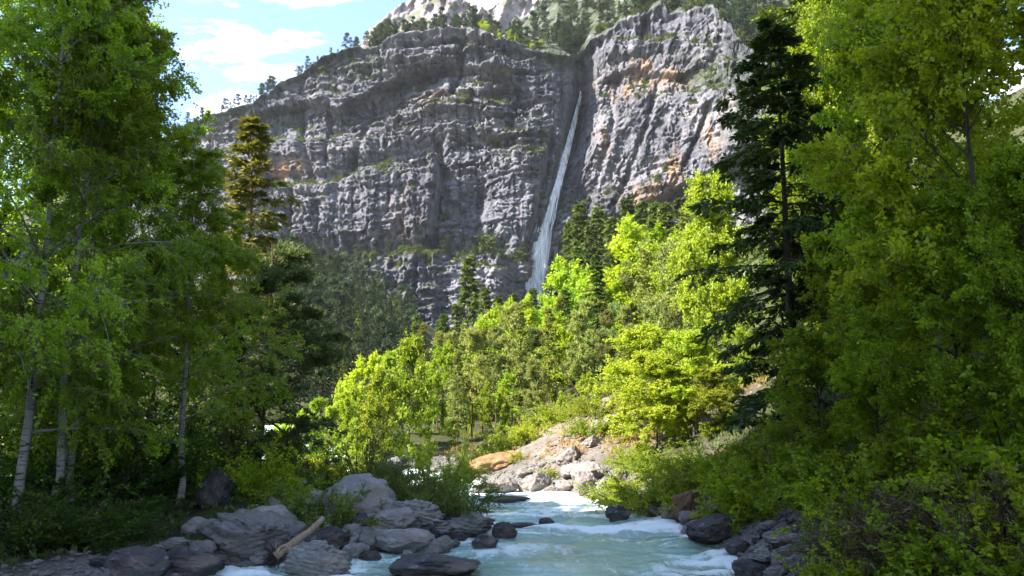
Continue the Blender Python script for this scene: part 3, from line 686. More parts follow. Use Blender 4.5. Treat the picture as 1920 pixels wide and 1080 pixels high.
def pine(name, seed, Ht, width, tr, clear, nb, sub, tufts, npt, lsize, lmat, bmat, el0=.25, aspect=.10, shape=.6, flat=.0):
    """scots pine: open limbs that carry tufts of needles towards their ends"""
    rng = np.random.default_rng(seed)
    n = 12; tc_ = np.zeros((1, n, 3)); tc_[0, :, 2] = np.linspace(-.4, Ht*.98, n); tc_[0, :, :2] = np.cumsum(rng.normal(0, Ht*.006, (n, 2)), 0)
    rad = tr*(1-np.linspace(0, .9, n))[None]
    h = clear+(1-clear)*.98*np.sort(rng.random(nb)); u = (h-clear)/(1-clear); S, _ = along(tc_, np.zeros(nb, int), h); az = np.arange(nb)*2.4+rng.normal(0, .6, nb)
    Ln = width*(.18+.82*(1-u)**shape)*np.minimum(1, .5+u*2)*rng.uniform(.5, 1.2, nb); el = el0*(-.2+2.6*u)+rng.normal(0, .15, nb)
    Dr = np.stack([np.cos(az)*np.cos(el), np.sin(az)*np.cos(el), np.sin(el)], -1)
    C1 = curves(rng, S, Dr, Ln, 7, .12, .12); r1 = (.015+tr*.28*(1-h))[:, None]*(1-np.linspace(0, .88, 7))[None]
    k2 = np.repeat(np.arange(nb), sub); t2 = rng.uniform(.3, 1, len(k2)); S2, T2 = along(C1, k2, t2)
    D2 = unit(T2+rng.normal(0, .6, T2.shape)*np.array([1, 1, .5])+np.array([0, 0, .15])); L2 = (Ln[k2]*(.45-.25*t2)+.15)*rng.uniform(.6, 1.3, len(k2))
    C2 = curves(rng, S2, D2, L2, 4, .15, .12); r2 = np.maximum(r1[k2, 4]*.5, .008)[:, None]*(1-np.linspace(0, .7, 4))[None]
    k3 = np.repeat(np.arange(len(k2)), tufts); t3 = rng.uniform(.35, 1, len(k3)); P3_, T3 = along(C2, k3, t3); P3_ = P3_+rng.normal(0, lsize*.6, P3_.shape)*np.array([1, 1, .5-.3*flat])
    k4 = np.repeat(np.arange(len(k3)), npt); T = unit(T3[k4]*.6+rng.normal(0, .7, (len(k4), 3))+np.array([0, 0, .25])); sz = lsize*rng.uniform(.6, 1.3, len(k4))
    V, Fq = blades(rng, P3_[k4], T, sz, sz*aspect, .8, .02); cl = rng.random(len(k2))[k3][k4]
    vt, ft = cat([tubes(tc_, rad, 8), tubes(C1, r1, 5), tubes(C2, r2, 4)])
    return {'trunk': mesh(name+'_trunk', vt, ft, M[bmat], None, True), 'crown': mesh(name+'_crown', V, Fq, M[lmat], {'rnd': rnd_attr(rng, len(k4), cl)}), 'h': Ht}

def bush(name, seed, Ht, rad, stems, tw, per, lsize, lmat, bmat, spread=.55, droop=-.2, aspect=.25, base=.3, upl=.6):
    rng = np.random.default_rng(seed)
    az = rng.random(stems)*6.283; S = np.stack([np.cos(az), np.sin(az), 0*az], -1)*(rng.random(stems)**.5*rad*base)[:, None]; S[:, 2] = -.15
    el = 1.45-spread*rng.random(stems)*1.3; Dr = np.stack([np.cos(az)*np.cos(el), np.sin(az)*np.cos(el), np.sin(el)], -1)
    Ln = Ht*rng.uniform(.6, 1.15, stems); C1 = curves(rng, S, Dr, Ln, 6, droop, .08); r1 = np.full((stems, 6), .018*Ht/1.5)*(1-np.linspace(0, .85, 6))[None]
    k2 = np.repeat(np.arange(stems), tw); t2 = rng.uniform(.2, 1, len(k2)); S2, T2 = along(C1, k2, t2); D2 = unit(T2*upl+rng.normal(0, .5, T2.shape)+np.array([0, 0, .1]))
    L2 = Ht*.28*rng.uniform(.5, 1.3, len(k2)); C2 = curves(rng, S2, D2, L2, 4, droop, .1)
    k3 = np.repeat(np.arange(len(k2)), per); t3 = rng.random(len(k3)); P, T = along(C2, k3, t3); P = P+rng.normal(0, lsize*.35, P.shape); T = unit(T+rng.normal(0, .6, T.shape)); sz = lsize*rng.uniform(.6, 1.3, len(P))
    V, Fq = blades(rng, P, T, sz, sz*aspect, .6); vt, ft = cat([tubes(C1, r1, 5), tubes(C2, np.full((len(k2), 4), .006), 3)]); cl = rng.random(len(k2))[k3]
    return {'stems': mesh(name+'_stems', vt, ft, M[bmat], None, True), 'foliage': mesh(name+'_foliage', V, Fq, M[lmat], {'rnd': rnd_attr(rng, len(P), cl)}), 'h': Ht}

def put(proto, name, loc, height, rz=0.0, wide=1.0, label=None, cat_='tree', group=None, tilt=(0, 0)):
    o = bpy.data.objects.new(name, None); COL.objects.link(o); o.empty_display_size = .2
    s = height/proto['h']; o.location = loc; o.rotation_euler = (tilt[0], tilt[1], rz); o.scale = (s*wide, s*wide, s)
    tag(o, label, cat_, group)
    for k, me in proto.items():
        if k != 'h': link(k, me, o)
    return o
def merged(proto):
    """one mesh of trunk and crown for trees too small in the photo to show their parts"""
    a, b = proto['trunk'], proto['crown']
    def arr(m):
        v = np.zeros(len(m.vertices)*3, np.float32); m.vertices.foreach_get('co', v); l = np.zeros(len(m.loops), np.int32); m.loops.foreach_get('vertex_index', l); return v.reshape(-1, 3), l.reshape(-1, 4)
    va, fa = arr(a); vb, fb = arr(b); rn = np.zeros(len(vb), np.float32); b.attributes['rnd'].data.foreach_get('value', rn)
    m = mesh(b.name+'_whole', np.concatenate([va, vb]), np.concatenate([fa, fb+len(va)]), None, {'rnd': np.concatenate([np.zeros(len(va)), rn])}, False, [a.materials[0], b.materials[0]], np.r_[np.zeros(len(fa)), np.ones(len(fb))])
    return m, proto['h']
def put_small(mh, name, loc, height, rz, wide, label, group, cat_='tree'):
    s = height/mh[1]; o = link(name, mh[0], None, loc, (0, 0, rz), (s*wide, s*wide, s)); return tag(o, label, cat_, group)
def place(proto, name, px, Y, py_top, label, group=None, rz=None, wide=1.0, sink=.1, cat_='tree', tilt=(0, 0), small=False):
    x = ray(px, 720)[0]*Y; g = Hs(x, Y); ht = max(.8, CAM_Z+ray(px, py_top)[1]*Y-g)
    rz = random.uniform(0, 6.28) if rz is None else rz
    if small: return put_small(proto, name, (x, Y, g-sink), ht, rz, wide, label, group, cat_)
    return put(proto, name, (x, Y, g-sink), ht, rz, wide, label, cat_, group, tilt)
random.seed(11)
ORD = 'first second third fourth fifth sixth seventh eighth ninth tenth eleventh twelfth thirteenth fourteenth fifteenth sixteenth seventeenth eighteenth nineteenth twentieth'.split()
def ordinal(pxs, i):
    r = sorted(range(len(pxs)), key=lambda q: pxs[q]).index(i); return ORD[r] if r < len(ORD) else ORD[len(pxs)-1-r]+' last' if r < len(pxs)-1 else 'last'
# ---------------------------------------------------------------- plant kinds
birch_prof = lambda u: np.clip(1.1-1.0*u**1.2, .13, 1)*np.minimum(1, .7+u*1.5)
T_birch = [broadleaf('birch_a', 1, 18, 4.6, .13, .15, 96000, .082, 'leaf_birch', 'bark_birch', 44, .75, -.25, 9, 6, -1.0, aspect=.34, prof=birch_prof, clump=.4),
           broadleaf('birch_b', 2, 18, 4.2, .12, .13, 88000, .082, 'leaf_birch', 'bark_birch', 40, .8, -.3, 8, 6, -1.0, aspect=.34, prof=birch_prof, clump=.4)]
T_right = [broadleaf('bank_tree_a', 3, 16, 5.0, .16, .10, 64000, .16, 'leaf_right', 'bark', 46, .7, -.05, 8, 6, -.25),
           broadleaf('bank_tree_b', 4, 16, 4.4, .15, .08, 58000, .16, 'leaf_right', 'bark', 42, .8, -.05, 8, 6, -.25)]
T_sun = broadleaf('bright_tree', 5, 10, 3.6, .09, .03, 36000, .16, 'leaf_sun', 'bark', 34, .9, -.1, 7, 5, -.3, aspect=.36)
T_mid = [broadleaf('mid_tree_a', 6, 12, 3.0, .11, .22, 13000, .27, 'leaf_sun', 'bark', 28, .8, -.05, 6, 4, -.2, twig_tubes=False),
         broadleaf('mid_tree_b', 7, 12, 3.4, .12, .16, 13000, .29, 'leaf_neon', 'bark', 26, .55, -.05, 6, 4, -.15, twig_tubes=False),
         broadleaf('mid_tree_c', 8, 12, 2.6, .10, .28, 10000, .25, 'leaf_sun', 'bark', 24, .95, 0, 6, 4, -.1, twig_tubes=False),
         broadleaf('mid_tree_d', 9, 12, 3.2, .11, .2, 12000, .24, 'leaf_pale', 'bark', 26, .8, 0, 6, 4, -.15, twig_tubes=False)]
T_fir = conifer('fir', 20, 18, 4.4, .24, .10, 120, 26, 10, .34, 'needle_fir', 'bark', -.30, .22, .18, .75, .3, .12)
T_spruce = [conifer('spruce_a', 21, 16, 2.5, .17, .08, 80, 12, 7, .5, 'needle_mid', 'bark', -.4, .25, .18),
            conifer('spruce_b', 22, 16, 2.1, .16, .12, 74, 12, 7, .5, 'needle_pine', 'bark_pine', -.35, .3, .15)]
T_slim = [conifer('slim_pine_a', 23, 16, 2.3, .15, .28, 64, 12, 8, .48, 'needle_olive', 'bark_pine', -.05, .35, .16, .7, .35, .15),
          pine('slim_pine_b', 24, 16, 2.6, .16, .34, 38, 8, 6, 9, .5, 'needle_olive', 'bark_pine', .35, .10, .5)]
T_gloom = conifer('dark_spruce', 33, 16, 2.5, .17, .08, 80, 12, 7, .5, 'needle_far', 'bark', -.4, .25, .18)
T_pine = pine('near_pine', 25, 13, 4.6, .22, .14, 56, 10, 8, 14, .28, 'needle_pine', 'bark_pine', .06, .10, .85, .8)
T_yellow = conifer('yellow_conifer', 26, 14, 2.0, .15, .25, 90, 18, 8, .28, 'needle_yellow', 'bark_pine', -.2, .2, .15, .8, .3, .1)
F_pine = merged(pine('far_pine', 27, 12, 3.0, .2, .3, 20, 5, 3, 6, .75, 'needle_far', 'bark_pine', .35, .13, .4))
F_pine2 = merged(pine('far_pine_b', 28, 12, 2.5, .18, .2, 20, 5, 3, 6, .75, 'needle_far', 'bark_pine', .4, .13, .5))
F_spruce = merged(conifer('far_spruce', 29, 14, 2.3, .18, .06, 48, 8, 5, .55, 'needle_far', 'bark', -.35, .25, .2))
F_leafy = merged(broadleaf('far_leafy', 30, 10, 3.2, .14, .15, 1800, .5, 'leaf_sun', 'bark', 14, .8, 0, 5, 3, 0, twig_tubes=False))
F_dull = merged(broadleaf('ledge_tree', 32, 10, 3.2, .14, .15, 1800, .5, 'leaf_dark', 'bark', 14, .8, 0, 5, 3, 0, twig_tubes=False))
F_shrub = merged(broadleaf('ledge_shrub', 31, 3, 1.9, .05, .05, 700, .42, 'veg_cliff', 'bark', 10, .6, 0, 4, 3, 0, twig_tubes=False))
B_willow = bush('willow', 40, 1.7, 1.2, 60, 9, 22, .10, 'leaf_bush', 'bark', .55, -.15, .16, .6)
B_round = bush('round_bush', 41, 1.6, 1.5, 44, 10, 22, .11, 'leaf_bush', 'bark', .9, -.25, .25, .6)
B_leafy = bush('leafy_bush', 42, 2.6, 1.6, 34, 12, 26, .12, 'leaf_right', 'bark', .8, -.25, .38, .35)
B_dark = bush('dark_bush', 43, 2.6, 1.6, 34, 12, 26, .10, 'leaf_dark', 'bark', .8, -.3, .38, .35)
B_sun = bush('sunlit_bush', 44, 2.0, 1.7, 44, 10, 26, .10, 'leaf_sun', 'bark', .9, -.3, .28, .5)
B_brown = bush('dry_bush', 45, 1.8, 1.4, 60, 14, 12, .16, 'twig_brown', 'bark', .9, -.3, .07, .4)
B_stems = bush('thin_stemmed_shrub', 46, 4.2, 1.3, 14, 10, 10, .12, 'leaf_bush', 'bark', .45, .05, .34, .3)

# ---------------------------------------------------------------- left bank: birches, pine and undergrowth
birch_lab = ['leftmost birch with a white trunk banded in black at the frame edge', 'birch with a dark scarred white trunk, second white trunk from the frame edge',
             'thinner birch standing behind the twin white trunks', 'birch with the palest trunk and long branches reaching over the boulders',
             'tall birch with foliage up to the top edge, behind the white trunks', 'birch whose drooping crown edge stands in front of the dark pine']
for i, (px, Y, pt_, rz, wd) in enumerate([(52, 24.5, -260, .3, 1.0), (112, 25.5, -190, 2.1, 1.0), (143, 28.5, -60, 4.0, .8), (160, 26.5, -120, 5.2, .85), (205, 31, -10, 1.2, 1.0), (352, 29, 225, 3.3, 1.3)]):
    place(T_birch[i % 2], 'birch_tree', px, Y, pt_, birch_lab[i], 'birches on the left bank', rz, wd, tilt=(0, random.uniform(-.03, .03)))
place(T_birch[1], 'birch_tree', -60, 30, -160, 'birch mostly cut off by the left edge of the picture', 'birches on the left bank', 2.2, 1.1)
place(T_pine, 'pine_tree', 486, 37, 440, 'dark pine with tiered open branches beside the birch, above the grey slab', None, 1.0, 1.2)
place(T_yellow, 'conifer_tree', 450, 60, 222, 'slender yellowing conifer standing out against the left end of the cliff', None, .5, 1.15)
def snag(name, px, Y, py_top, label, seed, lean):
    rng = np.random.default_rng(seed); x = ray(px, 600)[0]*Y; g = Hs(x, Y); Ht = CAM_Z+ray(px, py_top)[1]*Y-g
    c = np.zeros((1, 10, 3)); c[0, :, 2] = np.linspace(-.3, Ht, 10); c[0, :, :2] = np.cumsum(rng.normal(0, .05, (10, 2)), 0); c[0, :, 0] += lean*np.linspace(0, 1, 10)
    nb = 46; h = rng.uniform(.35, .98, nb); S, _ = along(c, np.zeros(nb, int), h); az = rng.random(nb)*6.28; D_ = np.stack([np.cos(az), np.sin(az), rng.uniform(-.3, .5, nb)], -1)
    cb = curves(rng, S, D_, rng.uniform(.25, 1.3, nb)*(1.15-h), 4, -.1, .15)
    o = bpy.data.objects.new(name, None); COL.objects.link(o); o.location = (x, Y, g); tag(o, label, 'dead tree', 'bare dead trees')
    v, f = tubes(c, .16*(1-np.linspace(0, .9, 10))[None], 7); link('trunk', mesh(name+'_trunk', v, f, M['bark_dead'], None, True), o)
    for q in range(nb):
        v, f = tubes(cb[q:q+1], np.full((1, 4), .028)*np.array([1, .8, .6, .3]), 4); link('branch', mesh(name+'_branch', v, f, M['bark_dead'], None, True), o)
snag('dead_tree', 374, 62, 172, 'bare dead spire rising from the birch crown against the hill', 3, .2)
snag('dead_tree', 388, 64, 205, 'shorter bare dead trunk close beside the taller dead spire', 4, -.3)
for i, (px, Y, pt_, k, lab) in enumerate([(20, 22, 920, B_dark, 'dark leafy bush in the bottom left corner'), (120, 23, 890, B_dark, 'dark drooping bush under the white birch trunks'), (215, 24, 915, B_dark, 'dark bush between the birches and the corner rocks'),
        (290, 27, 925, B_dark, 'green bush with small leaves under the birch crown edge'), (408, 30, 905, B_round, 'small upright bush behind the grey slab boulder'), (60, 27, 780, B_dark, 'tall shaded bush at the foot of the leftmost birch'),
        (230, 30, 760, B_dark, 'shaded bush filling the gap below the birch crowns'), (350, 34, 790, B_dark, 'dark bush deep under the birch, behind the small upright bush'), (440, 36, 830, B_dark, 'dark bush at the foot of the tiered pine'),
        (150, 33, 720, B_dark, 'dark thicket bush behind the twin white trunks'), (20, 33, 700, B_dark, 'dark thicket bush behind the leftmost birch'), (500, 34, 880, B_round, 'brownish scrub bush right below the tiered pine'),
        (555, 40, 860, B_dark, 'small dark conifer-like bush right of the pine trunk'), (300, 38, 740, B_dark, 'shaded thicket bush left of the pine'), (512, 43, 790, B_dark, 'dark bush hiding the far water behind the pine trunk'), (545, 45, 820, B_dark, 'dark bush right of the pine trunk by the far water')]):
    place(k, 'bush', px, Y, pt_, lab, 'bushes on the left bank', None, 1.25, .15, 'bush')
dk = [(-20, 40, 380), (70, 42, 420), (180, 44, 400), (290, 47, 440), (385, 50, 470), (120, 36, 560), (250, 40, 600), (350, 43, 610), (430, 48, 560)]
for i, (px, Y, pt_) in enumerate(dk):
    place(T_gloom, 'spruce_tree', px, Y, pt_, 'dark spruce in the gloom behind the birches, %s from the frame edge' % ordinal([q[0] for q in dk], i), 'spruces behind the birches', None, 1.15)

# ---------------------------------------------------------------- right bank: fir, leafy trees and shrubs
place(T_fir, 'fir_tree', 1492, 34.5, 40, 'dark green fir with layered branches at the edge of the sunlit trees', None, 1.0, 1.0)
place(T_fir, 'fir_tree', 1600, 46, -190, 'tallest fir, topping out above the frame over the bank trees', None, 2.6, .95)
place(T_spruce[0], 'spruce_tree', 1740, 50, -120, 'dark spruce showing between the tall fir and the right edge', None, 1.0, 1.3)
rlab = ['leafy tree at the right edge with foliage filling the upper corner', 'leafy tree with fine dark branches right of the dark fir', 'leafy tree leaning out over the dry brown shrubs',
        'leafy tree with bright crown below the tallest fir', 'low leafy tree hanging over the rocks of the near right bank', 'leafy tree behind the low tree on the right bank', 'tall leafy tree whose crown touches the top edge near the right corner', 'leafy tree with dense foliage halfway up the right edge', 'narrow leafy tree rising behind the dark fir to the top edge']
for i, (px, Y, pt_, rz, wd) in enumerate([(1860, 21, -120, .5, 1.0), (1660, 30, 330, 2.2, 1.0), (1800, 20, 330, 4.2, 1.0), (1620, 38, 300, 1.1, 1.0), (1530, 27, 600, 3.0, 1.25), (1640, 24, 560, 5.0, 1.1), (1780, 27, -80, .2, .95), (1925, 18, 250, 2.9, .95), (1600, 41, -10, 1.9, .7)]):
    place(T_right[i % 2], 'leafy_tree', px, Y, pt_, rlab[i], 'leafy trees on the right bank', rz, wd)
for i, (px, Y, pt_, k, lab) in enumerate([(1480, 29, 800, B_leafy, 'shaded leafy shrub above the dark rocks of the right bank'), (1560, 24, 800, B_leafy, 'leafy shrub right of the bank rocks, under the low tree'), (1640, 20, 860, B_leafy, 'leafy shrub in front of the dry twigs near the water'),
        (1700, 18, 900, B_brown, 'dry brown twiggy shrub between green shrubs in the lower right corner'), (1830, 16.5, 860, B_brown, 'largest dry brown shrub by the fallen branch'), (1760, 15.5, 960, B_leafy, 'low leafy shrub at the bottom edge below the dry twigs'),
        (1890, 15.5, 880, B_leafy, 'leafy shrub in the bottom right corner'), (1600, 17.5, 1000, B_leafy, 'small leafy shrub hanging over the stones at the bottom edge'), (1420, 33, 850, B_leafy, 'leafy shrub at the foot of the dark fir'), (1740, 21, 760, B_leafy, 'broad leafy shrub behind the dry brown shrubs'),
        (1880, 19, 700, B_leafy, 'leafy shrub halfway up the right edge'), (1900, 14.5, 1010, B_brown, 'dry brown twigs at the very corner of the picture')]):
    place(k, 'shrub', px, Y, pt_, lab, 'shrubs on the right bank', None, 1.2, .15, 'shrub')

# ---------------------------------------------------------------- sunlit trees round the bend
place(T_sun, 'leafy_tree', 1298, 43.5, 610, 'bright yellow-green tree with several thin stems on a root mound', None, .4, 1.35)
place(T_sun, 'leafy_tree', 1200, 49, 600, 'bright yellow-green tree overhanging the boulders of the sunlit bank', None, 2.4, 1.4)
place(T_sun, 'leafy_tree', 1250, 47, 690, 'low bright tree between the root mound and the bank boulders', None, 4.4, 1.5)
place(T_sun, 'leafy_tree', 1345, 58, 315, 'tall pale green tree with thin branches left of the dark fir', None, 1.3, .75)
place(T_mid[3], 'leafy_tree', 1270, 66, 450, 'tall pale green tree behind the bright bank trees', None, 3.3, .9)
place(T_sun, 'leafy_tree', 1400, 50, 560, 'pale green tree showing behind the dark fir trunk', None, 5.3, 1.0)
place(T_sun, 'leafy_tree', 1372, 45, 700, 'bright tree between the root mound tree and the dark fir', None, 3.9, 1.4)
place(T_sun, 'leafy_tree', 1228, 44, 650, 'bright tree whose low branches hang over the rapid', None, 0.9, 1.5)
place(T_sun, 'leafy_tree', 1335, 42, 680, 'bright small tree right behind the root mound', None, 2.9, 1.4)
mids = [(770, 53, 620, 0, 'slim tree with a dark straight trunk and yellow-topped crown by the round bush', .8), (712, 52, 680, 2, 'young bright tree left of the slim dark-trunked tree', .9), (662, 58, 720, 2, 'young bright tree between the pine and the slim tree', 1.0),
        (690, 75, 660, 1, 'bright rounded tree standing before the shaded wood', 1.0), (735, 82, 655, 0, 'bright tree right of the rounded tree before the shaded wood', 1.0), (620, 66, 760, 0, 'low bright tree seen between the pine branches', 1.1), (585, 62, 800, 1, 'low bright tree just right of the pine', 1.2),
        (560, 58, 770, 1, 'low bright tree behind the lower pine branches', 1.2), (602, 74, 745, 0, 'bright tree glimpsed beyond the pine branch tips', 1.1), (535, 66, 790, 1, 'low bright tree behind the pine trunk', 1.2), (655, 70, 735, 1, 'bright tree left of the young bright trees', 1.1), (640, 95, 715, 2, 'small pale spire of a tree at the edge of the shaded wood', .8), (940, 74, 725, 2, 'narrow vivid green tree among the slim pines above the scree', .8), (915, 72, 715, 2, 'narrow vivid tree left of its twin above the scree', .8),
        (985, 110, 575, 1, 'vivid yellow-green tree below the foot of the waterfall', 1.0), (945, 125, 580, 1, 'vivid tree left of the waterfall foot', .9), (1065, 135, 500, 1, 'vivid green tree right of the waterfall foot', 1.0), (1190, 118, 420, 1, 'brightest neon green tree high on the slope right of the waterfall', 1.1),
        (1120, 130, 520, 1, 'vivid tree halfway between the waterfall foot and the neon tree', 1.0), (1235, 112, 470, 3, 'pale grey-green tree right of the neon tree', 1.0), (1015, 120, 590, 1, 'vivid tree directly under the falling water', .9), (860, 78, 700, 3, 'pale yellowish tree among the slim pines', .9),
        (1160, 90, 590, 3, 'pale tree on the slope above the pale boulders', .9), (1230, 84, 560, 3, 'pale feathery tree behind the bright bank trees', 1.0), (1080, 88, 640, 0, 'green tree in the middle of the sunlit slope', .9), (830, 84, 640, 1, 'bright green tree between the slim tree and the slim pines', .8),
        (800, 68, 735, 0, 'bright low tree right of the slim dark-trunked tree', .9), (745, 62, 770, 3, 'pale low tree behind the riverside shrubs', 1.0), (1050, 72, 735, 2, 'small bright tree at the rim of the scree', .9), (1010, 100, 640, 1, 'bright tree in the notch below the waterfall', .8), (1300, 96, 430, 1, 'bright tree high behind the pale feathery tree', 1.0),
        (850, 66, 790, 0, 'low bright tree where the scree meets the flat', 1.0), (690, 64, 790, 1, 'low bright tree behind the stemmed shrub', 1.0), (905, 112, 610, 1, 'vivid tree among the slim pines left of the waterfall', 1.0), (875, 88, 680, 1, 'vivid low tree between two slim pines', 1.0), (1040, 90, 600, 1, 'vivid tree behind the leaning dead trunk', 1.0), (1075, 108, 555, 1, 'vivid tree above the leaning dead trunk', 1.0), (960, 82, 690, 1, 'vivid tree behind the narrow twin trees', .9), (1100, 70, 700, 1, 'vivid low tree right of the leaning dead trunk', 1.0), (1140, 108, 540, 1, 'vivid tree left below the neon tree', 1.1), (1205, 100, 500, 1, 'vivid tree directly below the neon tree', 1.1), (1180, 66, 690, 1, 'vivid tree at the top of the rocky gap', 1.0), (1260, 105, 440, 1, 'vivid tree right above the pale feathery tree', 1.0), (925, 135, 600, 0, 'green tree beside the spruce left of the waterfall', 1.0), (1340, 75, 470, 0, 'green tree behind the tall pale tree by the fir', 1.0)]
for px, Y, pt_, k, lab, wd in mids: place(T_mid[k], 'leafy_tree', px, Y, pt_-(28 if Y > 84 and px > 880 else 8), lab, 'sunlit leafy trees round the bend', None, wd*.88)
slims = [(858, 72, 690, 0), (885, 78, 640, 1), (975, 76, 600, 0), (1000, 80, 640, 1), (1030, 84, 610, 0), (1085, 76, 610, 1), (1100, 84, 590, 1), (1050, 96, 590, 0), (905, 90, 650, 0), (930, 100, 640, 1), (820, 92, 655, 0),
         (1140, 80, 610, 1), (1130, 100, 560, 0), (1185, 100, 520, 1), (1175, 82, 600, 1), (1215, 92, 500, 0), (870, 105, 640, 0), (845, 115, 650, 1), (1105, 112, 570, 0), (1270, 90, 480, 1), (1300, 105, 420, 0), (1345, 110, 380, 1), (790, 110, 640, 0), (1000, 69, 700, 1), (960, 92, 600, 1), (1165, 74, 660, 1), (1020, 74, 720, 0), (1250, 76, 600, 0)]
for i, (px, Y, pt_, k) in enumerate(slims):
    place(T_slim[k], 'pine_tree', px, Y, pt_-32, ['slim olive pine of the sunlit stand above the scree, %s from the left', 'open-crowned pine of the sunlit stand above the scree, %s from the left'][k] % ordinal([q[0] for q in slims], i), 'slim pines above the scree', None, .82)
sprs = [(875, 150, 500, 0), (855, 140, 590, 1), (910, 160, 560, 0), (780, 150, 610, 0), (1000, 150, 560, 0), (1085, 150, 480, 0), (1110, 160, 440, 1), (1150, 165, 430, 0), (1040, 160, 520, 0), (1090, 200, 400, 0), (1070, 220, 440, 0), (1130, 210, 410, 0), (1180, 190, 390, 1), (1210, 180, 400, 0), (1240, 170, 400, 0),
        (960, 175, 570, 1), (830, 120, 610, 0), (1060, 105, 560, 0), (1120, 98, 500, 0), (1285, 150, 390, 1), (1320, 170, 350, 0), (1370, 160, 330, 0), (820, 180, 620, 1), (935, 190, 575, 0), (1160, 130, 470, 0), (1260, 135, 400, 0)]
for i, (px, Y, pt_, k) in enumerate(sprs):
    place(T_spruce[k], 'spruce_tree', px, Y, pt_-22, ['dark pointed spruce on the slope below the cliff, %s from the left', 'brownish-green spruce on the slope below the cliff, %s from the left'][k] % ordinal([q[0] for q in sprs], i), 'spruces on the slope below the cliff', None, 1.05)
x_, y_, z_ = ground_hit(1097, 768)
def leaning_trunk():
    c = np.zeros((1, 8, 3)); t = np.linspace(0, 1, 8); x0 = ray(1097, 760)[0]*74; g = Hs(x0, 74); top = CAM_Z+ray(1058, 680)[1]*74-g
    c[0, :, 0] = -2.0*t+.15*np.sin(t*5); c[0, :, 2] = -.3+(top+.3)*t
    rng = np.random.default_rng(8); S, _ = along(c, np.zeros(10, int), rng.uniform(.3, 1, 10)); cb = curves(rng, S, rng.normal(0, 1, (10, 3)), rng.uniform(.3, .9, 10), 4, -.2, .1)
    o = bpy.data.objects.new('dead_tree', None); COL.objects.link(o); o.location = (x0, 74, g); tag(o, 'bare dark trunk leaning left above the scree', 'dead tree', 'bare dead trees')
    v, f = tubes(c, .15*(1-.6*t)[None], 7); link('trunk', mesh('leaning_trunk', v, f, M['bark'], None, True), o)
    for q in range(10):
        v, f = tubes(cb[q:q+1], np.full((1, 4), .03)*np.array([1, .8, .6, .4]), 4); link('branch', mesh('leaning_branch', v, f, M['bark'], None, True), o)
leaning_trunk()

# wood below the left end of the cliff, its shade put into the needle colour
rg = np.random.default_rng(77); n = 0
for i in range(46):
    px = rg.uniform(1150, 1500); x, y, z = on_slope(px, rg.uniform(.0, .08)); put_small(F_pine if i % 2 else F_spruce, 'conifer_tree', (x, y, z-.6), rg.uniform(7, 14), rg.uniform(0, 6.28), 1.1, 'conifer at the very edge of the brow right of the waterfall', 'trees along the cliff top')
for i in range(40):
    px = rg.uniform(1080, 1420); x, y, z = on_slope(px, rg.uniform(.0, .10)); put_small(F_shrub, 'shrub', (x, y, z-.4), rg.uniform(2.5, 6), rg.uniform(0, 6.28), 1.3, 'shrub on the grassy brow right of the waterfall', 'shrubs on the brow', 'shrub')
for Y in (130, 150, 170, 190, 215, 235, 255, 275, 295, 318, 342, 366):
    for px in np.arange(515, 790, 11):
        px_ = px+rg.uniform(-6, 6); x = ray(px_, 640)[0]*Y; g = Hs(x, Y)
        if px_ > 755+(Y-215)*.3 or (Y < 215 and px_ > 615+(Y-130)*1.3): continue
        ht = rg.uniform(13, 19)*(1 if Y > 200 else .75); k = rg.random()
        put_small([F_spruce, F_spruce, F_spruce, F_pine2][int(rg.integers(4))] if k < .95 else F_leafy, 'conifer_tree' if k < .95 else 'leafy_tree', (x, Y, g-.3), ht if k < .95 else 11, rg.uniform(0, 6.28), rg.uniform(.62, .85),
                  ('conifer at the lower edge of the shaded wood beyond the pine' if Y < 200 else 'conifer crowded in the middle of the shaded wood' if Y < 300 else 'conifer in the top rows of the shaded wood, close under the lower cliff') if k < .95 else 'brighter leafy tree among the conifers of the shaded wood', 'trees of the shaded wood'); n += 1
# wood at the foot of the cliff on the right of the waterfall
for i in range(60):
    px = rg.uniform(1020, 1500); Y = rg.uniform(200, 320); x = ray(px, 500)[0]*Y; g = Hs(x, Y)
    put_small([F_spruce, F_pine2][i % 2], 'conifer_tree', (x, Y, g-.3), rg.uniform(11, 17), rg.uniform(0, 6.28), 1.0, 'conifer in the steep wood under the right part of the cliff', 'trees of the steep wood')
# trees along the brow and on the slope above
for i in range(250):
    px = rg.uniform(690, 1110) if i < 90 else rg.uniform(1000, 1520); t = rg.uniform(.02, .22) if i < 90 else rg.uniform(.03, .85)
    x, y, z = on_slope(px, t); k = [F_pine, F_pine2, F_spruce][int(rg.integers(3))]
    put_small(k, 'pine_tree', (x, y, z-.4), rg.uniform(8, 14) if i < 90 else rg.uniform(12, 19), rg.uniform(0, 6.28), rg.uniform(1.0, 1.4), ('pine on the brow above the arched overhang, in front of the pale peak' if px < 880 else 'pine on the brow just left of the waterfall head') if i < 90 else ('pine low in the wood on the high slope above the waterfall and buttress' if t < .35 else 'pine high up in the wood on the slope above the waterfall and buttress'), 'trees along the cliff top')
for i in range(46):
    px = rg.uniform(330, 690); t = rg.uniform(.0, .10); x, y, z = on_slope(px, t)
    big = (px > 640) or (490 < px < 550)
    put_small([F_pine, F_pine2][i % 2], 'pine_tree', (x, y, z-.4), (3+6*rg.random()**2) if not big else rg.uniform(5, 11), rg.uniform(0, 6.28), rg.uniform(.9, 1.5), 'small pine on the falling skyline at the left end of the cliff', 'trees along the left skyline')
